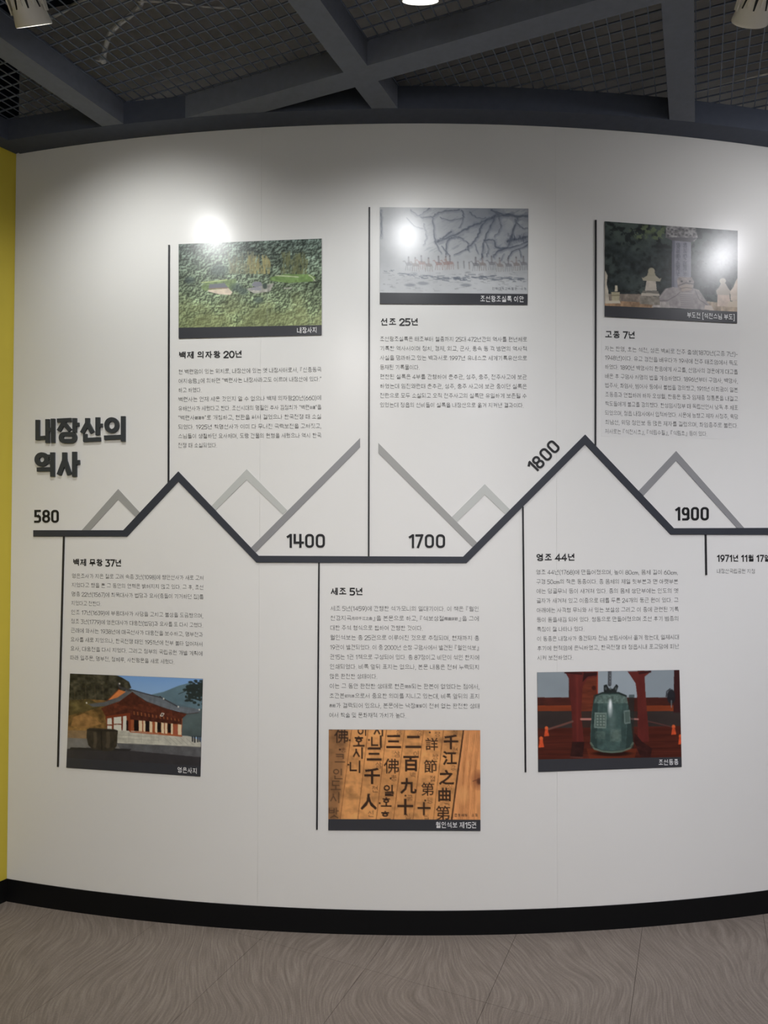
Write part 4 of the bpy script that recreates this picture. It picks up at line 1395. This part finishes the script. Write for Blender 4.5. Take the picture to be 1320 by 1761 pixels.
    P.fill([(928, 615), (950, 590), (965, 560), (1000, 560), (1020, 595), (1040, 620), (1030, 648), (935, 645)], (156, 148, 138))
    P.ell(979, 542, 24, 22, (160, 154, 140), 1, .1)
    P.fill([(1092, 520), (1075, 545), (1060, 585), (1035, 620), (1040, 690), (1092, 700)], (184, 172, 160), 1, .1, 30, 20, 18)
    P.fill([(1020, 695), (1092, 695), (1092, 740), (1015, 735)], (180, 168, 152))
    return P

def temple():
    P = Pic((143, 87), (1217, 130), (1198, 922), (113, 850), seed=44)
    V = np.clip((P.Y - 90) / 250, 0, 1)[..., None]
    P.img = np.array([108, 146, 196.]) * (1 - V) + np.array([136, 166, 196.]) * V
    P.fill([(790, 278), (900, 250), (1020, 195), (1110, 168), (1220, 205), (1220, 460), (1000, 400)], (88, 110, 120), 1, .12, 14, 10, 1)
    P.fill([(1030, 430), (1220, 400), (1210, 660), (1040, 650)], (76, 88, 88), 1, .15, 14, 10, 2)
    P.fill([(120, 80), (500, 95), (560, 120), (620, 160), (640, 215), (560, 260), (450, 350), (120, 470)], (54, 52, 42), 1, .7, 34, 26, 3)
    P.fill([(115, 330), (300, 318), (440, 330), (440, 610), (110, 620)], (112, 86, 50), 1, .5, 22, 16, 4)
    P.fill([(115, 330), (300, 320), (420, 380), (240, 440), (115, 470)], (72, 66, 42), .8, .6, 24, 18, 5)
    P.fill([(170, 480), (260, 445), (330, 480), (400, 540), (260, 580), (150, 560)], (150, 112, 68), .7, .4, 22, 16, 6)
    for x in (180, 270, 345, 410):
        P.stroke([(x, 200), (x + 4, 330)], 5, (84, 74, 58), .6)
    P.fill([(100, 600), (290, 600), (290, 690), (100, 690)], (128, 106, 78), 1, .15, 30, 20, 7)
    P.fill([(100, 665), (1210, 720), (1210, 860), (100, 790)], (110, 108, 104), 1, .12, 20, 14, 8)
    P.fill([(520, 715), (1210, 750), (1205, 860), (560, 790)], (84, 84, 86), 1, .2, 26, 18, 9)
    # stone base
    P.fill([(525, 600), (640, 600), (1000, 640), (1110, 650), (1200, 690), (1200, 745), (525, 712)], (172, 170, 158), 1, .12, 40, 26, 10)
    for y in (640, 672):
        P.stroke([(528, y), (860, y + 18)], 3, (128, 126, 118), .8)
    for x in (618, 720, 800, 860):
        P.stroke([(x, 615), (x, 705)], 3, (136, 134, 126), .7)
    for k in range(5):
        P.stroke([(900 + k * 45, 660 + k * 2), (960 + k * 45, 720 + k * 2)], 4, (140, 138, 130), .8)
    # facade
    P.fill([(628, 440), (1050, 490), (1045, 648), (628, 602)], (160, 88, 52), 1, .18, 40, 26, 11)
    P.fill([(630, 500), (1040, 540), (1040, 640), (630, 600)], (140, 76, 48), .8)
    for x0, x1 in ((700, 726), (735, 752), (785, 808), (830, 848), (880, 902), (910, 928), (958, 974), (1014, 1042)):
        P.fill([(x0, 508 + (x0 - 700) * .09), (x1, 508 + (x1 - 700) * .09), (x1, 605 + (x1 - 700) * .1), (x0, 605 + (x0 - 700) * .1)], (206, 186, 154))
    for x0, x1 in ((660, 697), (752, 785), (848, 878), (932, 958)):
        P.fill([(x0, 502 + (x0 - 660) * .12), (x1, 502 + (x1 - 660) * .12), (x1, 602 + (x1 - 660) * .06), (x0, 602 + (x0 - 660) * .06)], (26, 18, 18))
    P.fill([(985, 555), (1010, 558), (1010, 638), (985, 632)], (150, 80, 60))
    for k in range(30):
        x = 640 + k * 13.5
        P.stroke([(x, 410 + (x - 640) * .2), (x + 2, 446 + (x - 640) * .16)], 5, (206, 132, 74) if k % 2 else (120, 54, 34), .85)
    for k in range(9):
        P.ell(660 + k * 42, 408 + k * 9, 7, 6, (204, 186, 150), .8, .5)
    P.stroke([(632, 612), (1045, 650)], 9, (150, 76, 46), .9)
    P.stroke([(630, 440), (628, 605)], 12, (128, 58, 34))
    # end wall
    P.fill([(430, 440), (520, 400), (660, 395), (900, 450), (1045, 495), (1045, 545), (630, 500), (430, 500)], (70, 36, 28), 1, .3, 50, 30, 21)
    for k in range(26):
        x = 645 + k * 15
        P.stroke([(x, 425 + (x - 640) * .19), (x + 2, 452 + (x - 640) * .16)], 6, (170, 104, 62) if k % 2 else (92, 46, 32), .85)
    P.fill([(432, 470), (630, 440), (628, 602), (440, 590)], (112, 52, 32))
    for q in ([(444, 492), (480, 487), (482, 545), (444, 545)], [(444, 556), (482, 556), (482, 592), (444, 590)], [(497, 482), (558, 474), (558, 538), (497, 540)], [(497, 548), (558, 548), (558, 602), (497, 598)], [(572, 472), (600, 468), (600, 602), (570, 602)]):
        P.fill(q, (196, 194, 182))
    P.fill([(598, 510), (614, 510), (614, 600), (598, 600)], (36, 22, 20))
    # roof
    P.fill([(640, 232), (760, 335), (900, 392), (1090, 448), (1040, 500), (880, 460), (660, 408), (600, 404), (430, 470), (395, 400), (520, 335)], (82, 42, 30), 1, .35, 50, 34, 12)
    P.fill([(640, 262), (560, 330), (520, 360), (600, 380), (700, 360), (760, 362)], (66, 34, 26), .8, .3, 50, 30, 13)
    P.fill([(270, 350), (292, 362), (420, 345), (520, 300), (622, 222), (655, 245), (545, 335), (430, 380), (330, 388)], (84, 86, 88), 1, .15, 40, 26, 14)
    P.fill([(445, 330), (540, 232), (596, 250), (528, 302)], (196, 118, 66), 1, .1)
    P.stroke([(440, 335), (540, 226)], 8, (96, 56, 38))
    P.stroke([(535, 178), (545, 210), (632, 240)], 17, (62, 60, 60))
    P.fill([(622, 222), (680, 245), (860, 300), (1010, 378), (1190, 405), (1190, 432), (1100, 446), (900, 392), (760, 335), (680, 282)], (98, 104, 110), 1, .12, 60, 16, 15)
    for k in range(26):
        x = 670 + k * 19
        P.stroke([(x, 250 + (x - 660) * .30), (x + 60, 300 + (x - 660) * .30)], 2.5, (72, 78, 84), .7)
    P.stroke([(640, 232), (760, 270), (880, 302), (1010, 380)], 10, (58, 58, 62))
    P.stroke([(655, 262), (770, 345), (900, 398), (1090, 450), (1180, 436)], 6, (58, 44, 40), .9)
    for x, y in ((545, 178), (900, 312), (1018, 384), (1188, 410), (278, 352)):
        P.ell(x, y, 6, 8, (206, 204, 196), .9, .4)
    P.ell(872, 294, 8, 6, (50, 48, 46))
    P.fill([(868, 468), (885, 438), (908, 444), (890, 474)], (208, 200, 186)); P.fill([(876, 462), (888, 444), (900, 448), (888, 468)], (80, 70, 66))
    for x, h in ((1132, 40), (1150, 48), (1175, 44), (1192, 42)):
        P.stroke([(x, 655), (x, 655 + h)], 12, (36, 36, 40), .9)
    # foreground
    P.fill([(100, 765), (300, 770), (640, 782), (1210, 840), (1210, 930), (100, 930)], (52, 50, 52), 1, .08, 20, 14, 16)
    P.fill([(150, 752), (640, 765), (620, 785), (130, 775)], (44, 42, 42))
    P.fill([(280, 590), (300, 578), (500, 588), (530, 600), (522, 735), (495, 778), (430, 786), (320, 765), (290, 730), (276, 660)], (52, 47, 40), 1, .25, 40, 26, 17)
    for x, w in ((345, 26), (450, 30)):
        P.stroke([(x, 625), (x + 4, 700), (x - 4, 745)], w, (92, 82, 66), .55)
    P.stroke([(395, 610), (400, 775)], 8, (26, 24, 22), .8)
    P.stroke([(285, 596), (400, 602), (525, 604)], 9, (34, 31, 28), .9)
    rnd = random.Random(8)
    for _ in range(170):
        a, b = rnd.gauss(1165, 45), rnd.gauss(235, 52)
        if b < 150 + max(0, 1130 - a) * .8 or a < 1015:
            continue
        P.ell(a, b, rnd.uniform(9, 22), rnd.uniform(6, 13), (38, 46, 44), .92, .3)
    P.stroke([(1215, 260), (1120, 220), (1020, 270)], 5, (36, 40, 38))
    return P

def book():
    P = Pic((107, 63), (1215, 68), (1217, 722), (103, 718), seed=55)
    n = P.noise(60, 8, 4, 1); n2 = P.noise(5, 5, 3, 2)
    base = np.array([212, 150, 92.])
    P.img = base * (0.82 + .26 * n2[..., None]) * (0.94 + .12 * n[..., None])
    sl = -.115
    def lx(x, y):                                       # the columns lean
        return x + sl * (y - 70)
    P.mix(np.clip((lx(270, 0) + sl * P.Y - P.X) / 40, 0, 1) * .8, (128, 92, 62))
    P.img *= (1 - .25 * np.clip(P.noise(18, 14, 3, 3) - .45, 0, .5) * 2)[..., None]
    for x0, x1, h in ((275, 192, 720), (395, 320, 720), (530, 455, 720), (662, 580, 720), (800, 722, 720), (945, 872, 720)):
        P.stroke([(x0, 66), (x1, h)], 5, (116, 72, 42), .75, .6)
    # bare wood to the side
    P.fill([(1090, 60), (1230, 60), (1230, 730), (1005, 730)], (206, 142, 90), 1, .12, 40, 6, 5)
    for k in range(9):
        x = 1105 + k * 14
        P.stroke([(x, 66), (x - 18 - (k % 3) * 10, 380), (x - 50, 720)], 3 + (k % 3), (150, 92, 54), .5, .7, 20 + k)
    P.ell(1200, 430, 46, 60, (120, 70, 46), .6, .9)
    P.ell(1205, 440, 18, 22, (74, 44, 34), .8, .7)
    P.stroke([(1160, 440), (1215, 420)], 6, (96, 56, 40), .8)
    P.ell(1090, 540, 34, 60, (226, 164, 104), .5, .8)
    P.stroke([(1092, 64), (1060, 300), (1005, 720)], 11, (58, 36, 26), .95, .3)
    ink = (44, 30, 24)
    def C(s, cx, cy, size, a=.93, bold=.035, sx=1.0, col=ink):
        P.char(s, cx, cy, size, col, a, slant=-sl * -1 * .0, bold=bold, sx=sx)
    big = [('佛', 200, 112, 108), ('호', 328, 150, 108), ('시', 320, 235, 104), ('니', 300, 335, 112), ('시', 470, 72, 100), ('니', 455, 152, 112), ('三', 440, 242, 118), ('千', 425, 402, 122), ('人', 400, 590, 120),
           ('三', 582, 152, 118), ('佛', 565, 330, 118), ('일', 545, 507, 100), ('호', 528, 592, 98), ('흐', 520, 690, 100), ('二', 725, 155, 120), ('百', 708, 312, 122), ('九', 690, 475, 118), ('十', 667, 627, 122),
           ('詳', 860, 170, 98), ('節', 850, 332, 102), ('第', 830, 497, 102), ('十', 803, 640, 100), ('千', 1000, 155, 112), ('江', 990, 272, 106), ('之', 968, 412, 112), ('曲', 953, 537, 104), ('第', 942, 672, 114), ('이', 350, 75, 90)]
    for ch, x, y, s in big:
        C(ch, x, y, s, bold=.008 if ch in '佛詳節第' else .03)
    small = [('뿡', 215, 212, 46), ('삼', 605, 242, 56), ('삼', 472, 322, 56), ('쳔', 445, 497, 58), ('신', 415, 677, 56), ('뿡', 582, 417, 54), ('이', 745, 240, 50), ('백', 722, 395, 52), ('굴', 700, 562, 52), ('십', 685, 697, 50),
             ('썅', 886, 262, 52), ('졇', 865, 422, 52), ('뗑', 845, 580, 54), ('씹', 820, 700, 46), ('쳔', 1030, 215, 50), ('강', 1015, 340, 48), ('징', 990, 480, 50), ('콕', 970, 600, 46), ('강', 770, 90, 52), ('썅', 900, 95, 50), ('졍', 1030, 85, 46), ('삼', 620, 82, 48)]
    for ch, x, y, s in small:
        C(ch, x, y, s, .72, .005, col=(84, 56, 38))
    for ch, x, y in (('크', 190, 272), ('인', 175, 388), ('도', 160, 470), ('시', 152, 560), ('밧', 145, 672)):
        C(ch, x, y, 96, .6, .02, col=(58, 42, 32))
    for x, y in ((190, 210), (262, 142), (402, 140), (480, 600), (252, 320), (560, 420), (668, 545), (812, 580), (845, 85)):
        P.ell(x, y, 7, 7, ink, .9, .4)
    for k, ch in enumerate('문화재청 소장'):
        P.char(ch, 1035 + k * 25, 687, 25, (46, 34, 30), .9, bold=.02)
    P.stroke([(107, 64), (130, 66)], 6, (60, 40, 30))
    return P

def bell():
    P = Pic((147, 117), (1222, 98), (1238, 757), (153, 775), seed=66)
    n = P.noise(6, 20, 3, 1)
    P.img = np.array([66, 30, 24.]) * (0.8 + .4 * n[..., None])
    wallc = (136, 146, 152)
    P.fill([(140, 100), (390, 100), (385, 308), (140, 308)], wallc, 1, .05, 4, 3, 2)
    P.fill([(605, 95), (905, 95), (900, 308), (605, 300)], (148, 158, 164), 1, .05, 4, 3, 3)
    P.fill([(955, 90), (1185, 90), (1180, 308), (960, 308)], wallc, 1, .05, 4, 3, 4)
    P.fill([(470, 100), (605, 100), (605, 450), (480, 450)], (96, 46, 32), 1, .25, 10, 30, 5)
    P.stroke([(602, 100), (602, 300)], 8, (150, 52, 32))
    P.ell(575, 235, 16, 16, (54, 24, 20), .8, .5)
    for x0, x1 in ((140, 415), (970, 1240)):
        P.fill([(x0, 306), (x1, 306), (x1, 372), (x0, 372)], (70, 34, 28), 1, .2, 20, 20, 6)
        P.fill([(x0, 368), (x1, 366), (x1, 412), (x0, 414)], (122, 56, 32), 1, .12, 8, 20, 7)
        P.fill([(x0, 410), (x1, 408), (x1, 545), (x0, 545)], (54, 46, 44), 1, .12, 8, 10, 8)
    P.fill([(480, 410), (920, 410), (920, 560), (480, 560)], (56, 42, 38), 1, .15, 8, 10, 9)
    P.fill([(140, 540), (1250, 520), (1250, 790), (140, 790)], (76, 34, 26), 1, .25, 4, 26, 10)
    for y in (600, 650, 700, 735):
        P.stroke([(150, y), (1240, y - 14)], 5, (48, 24, 20), .6)
    P.fill([(520, 690), (900, 690), (880, 770), (540, 770)], (110, 50, 30), .6)
    # posts of the stand
    red, redd = (92, 38, 34), (54, 24, 24)
    P.fill([(360, 118), (590, 112), (600, 150), (525, 165), (490, 230), (480, 420), (500, 640), (415, 640), (408, 420), (385, 160)], red, 1, .14, 30, 6, 11)
    P.fill([(490, 190), (530, 150), (600, 140), (602, 118), (500, 118)], (40, 20, 20), .85)
    P.fill([(830, 112), (1005, 106), (985, 130), (958, 150), (965, 280), (985, 520), (990, 640), (905, 640), (905, 330), (890, 200), (850, 140)], red, 1, .14, 30, 6, 12)
    P.stroke([(360, 118), (480, 128)], 16, redd); P.stroke([(920, 124), (1000, 112)], 16, redd)
    P.stroke([(450, 170), (452, 630)], 16, (110, 46, 40), .5)
    P.fill([(412, 640), (505, 640), (490, 762), (395, 762)], (48, 26, 24), 1, .3, 30, 30, 13)
    P.stroke([(400, 755), (490, 758)], 9, (104, 62, 54), .8)
    P.fill([(880, 570), (940, 640), (1015, 690), (1000, 760), (930, 762), (880, 640)], (50, 26, 24), 1, .4, 30, 30, 14)
    P.fill([(1180, 90), (1230, 90), (1235, 420), (1175, 420)], (58, 28, 28))
    P.ell(1158, 300, 32, 55, (34, 34, 38), .95, .2); P.stroke([(1120, 300), (1125, 260), (1150, 240)], 7, (40, 40, 44))
    P.stroke([(1160, 330), (1160, 380)], 8, (130, 136, 140), .7)
    # ropes and tassels
    P.stroke([(235, 545), (330, 515), (415, 487)], 15, (104, 70, 62)); P.stroke([(480, 470), (552, 470)], 16, (176, 118, 108))
    P.stroke([(855, 468), (908, 470)], 12, (170, 116, 108)); P.stroke([(985, 486), (1070, 505), (1165, 530)], 9, (84, 54, 50))
    for x, y, s in ((218, 560, 1), (178, 640, 1.1), (1176, 548, 1), (1228, 620, 1)):
        P.ell(x, y - 22 * s, 13 * s, 15 * s, (208, 96, 54), 1, .3)
        P.fill([(x - 10 * s, y - 15 * s), (x + 10 * s, y - 15 * s), (x + 20 * s, y + 36 * s), (x - 18 * s, y + 40 * s)], (196, 78, 44), 1, .2, 60, 30, 15)
    # the bell
    P.ell(712, 728, 140, 20, (28, 16, 14), .8, .5)
    P.fill([(592, 285), (640, 266), (765, 266), (818, 288), (838, 380), (856, 500), (868, 620), (872, 655), (850, 690), (780, 718), (710, 724), (640, 716), (575, 696), (548, 650), (552, 520), (560, 420), (572, 330)], (66, 86, 82), 1, .22, 24, 20, 16)
    for x0, x1, a in ((548, 600, .55), (600, 640, .2), (770, 815, .25), (815, 875, .6)):
        P.mix(P.pmask([(x0 + 25, 285), (x1 + 6, 285), (x1, 690), (x0, 690)]), (34, 46, 44), a)
    P.fill([(592, 300), (600, 285), (810, 285), (824, 300), (832, 350), (574, 350)], (96, 112, 104), .7, .5, 60, 40, 17)
    P.stroke([(590, 292), (640, 272), (760, 272), (818, 296)], 13, (34, 42, 40), .9)
    P.fill([(582, 420), (672, 420), (668, 540), (576, 536)], (112, 128, 120)); P.fill([(590, 432), (664, 432), (660, 528), (586, 526)], (84, 100, 92))
    P.fill([(800, 405), (846, 400), (852, 500), (805, 508)], (104, 120, 114)); P.fill([(808, 416), (842, 412), (846, 490), (812, 496)], (78, 94, 88))
    for i in range(3):
        for j in range(4):
            P.ell(603 + i * 24, 446 + j * 22, 7, 7, (132, 146, 138), .9, .4)
    P.fill([(700, 545), (780, 545), (785, 640), (700, 640)], (96, 112, 104), .5, .4, 50, 40, 18)
    P.ell(742, 590, 26, 36, (104, 120, 110), .5, .6)
    P.fill([(588, 560), (660, 562), (660, 620), (585, 616)], (90, 106, 98), .5, .3, 50, 40, 19)
    P.stroke([(552, 650), (580, 694), (640, 712), (710, 718), (780, 712), (848, 688), (870, 650)], 15, (104, 116, 100), .7)
    P.stroke([(556, 672), (640, 704), (720, 708), (800, 700), (866, 668)], 4, (40, 50, 46), .7)
    P.ell(698, 385, 17, 58, (214, 222, 222), .75, .9)
    P.ell(700, 360, 9, 34, (240, 244, 244), .8, .8)
    P.ell(712, 470, 26, 80, (120, 136, 132), .35, 1.0)
    P.fill([(650, 215), (672, 208), (690, 240), (720, 240), (745, 205), (760, 222), (745, 268), (650, 268)], (38, 42, 42), 1, .4, 60, 50, 20)
    for x in (665, 700, 742):
        P.ell(x, 240, 8, 12, (92, 100, 98), .7, .5)
    P.stroke([(695, 112), (694, 210)], 26, (56, 58, 60), .9); P.stroke([(698, 120), (696, 205)], 7, (150, 154, 156), .9)
    for k in range(4):
        P.ell(696, 128 + k * 24, 11, 9, (78, 80, 84), .9, .5)
    return P

PRINTS = [
    ('wall print of temple buildings in a green forest', forest, [(307, 419.8), (552.8, 410.2), (552.8, 576), (307, 582)], (563.5, 559), '내장사지', 0.604, 14.5, 1.25),
    ('wall print of an ink painting of riders below a cliff', cliff, [(652.8, 356.3), (908, 358.8), (906.6, 524), (652.8, 522.4)], (503.2, 505.5), '조선왕조실록 이안', 0.69, 15.0, 1.05),
    ('wall print of a stone stele on a turtle base', stele, [(1040, 380.5), (1268, 396.8), (1267, 556), (1039.5, 544.5)], (525.7, 536.0), '부도전 [석전스님 부도]', 0.62, 14.0, 1.35),
    ('wall print of a tiled wooden temple hall', temple, [(120.3, 1158.5), (348.3, 1167.6), (344.1, 1335.6), (113.8, 1320.3)], (1303.5, 1317.5), '영은사지', 0.83, 14.0, 1.30),
    ('wall print of an old book page with large characters', book, [(565.1, 1254.8), (825.4, 1256), (825.8, 1429), (564.2, 1427.9)], (1408.6, 1409.7), '월인석보 제15권', 0.71, 15.0, 1.30),
    ('wall print of a green bronze bell in its stand', bell, [(923.4, 1156.6), (1167.7, 1152.3), (1171.8, 1319), (925.2, 1327.7)], (1306.0, 1302.0), '조선동종', 0.84, 14.0, 1.08),
]
CAP_X = {'내장사지': (510, 545.5), '조선왕조실록 이안': (825, 901), '부도전 [석전스님 부도]': (1180.5, 1263), '영은사지': (304.5, 339.5), '월인석보 제15권': (748.5, 819.5), '조선동종': (1131.5, 1166.5)}
for label, paint, quad, cap, text, _u, em, gain in PRINTS:
    a, b, c, d = quad
    root = thing('photo_print', label, 'picture', wp((a[0] + c[0]) / 2, (a[1] + c[1]) / 2), 'photo prints on the curved wall')
    mb = MB()
    strip(mb, (a, b), (d, c), 0.0, 0.0030)
    mb.obj('board', M_BOARD, root)
    t0, t1 = (cap[0] - a[1]) / (d[1] - a[1]), (cap[1] - b[1]) / (c[1] - b[1])
    ca = (a[0] + (d[0] - a[0]) * t0, cap[0]); cb = (b[0] + (c[0] - b[0]) * t1, cap[1])
    image = print_image(paint(), [a, b, cb, ca], root, 0.0034, gain)
    mb = MB()
    strip(mb, (ca, cb), (d, c), 0.0030, 0.0036)
    band = mb.obj('caption_band', M_CAPTION, root)
    x0, x1 = CAP_X[text]
    u0, u1 = (x0 - d[0]) / (c[0] - d[0]), (x1 - d[0]) / (c[0] - d[0])
    yc0 = (ca[1] + (cb[1] - ca[1]) * u0 + d[1] + (c[1] - d[1]) * u0) / 2
    yc1 = (ca[1] + (cb[1] - ca[1]) * u1 + d[1] + (c[1] - d[1]) * u1) / 2
    type_on_wall('caption', text, (x0, yc0), (x1, yc1), em * 0.86, M_CAPINK, root, 0.0042, offset=0.02)

bpy.data.objects.remove(_fo)
bpy.data.curves.remove(_fc)
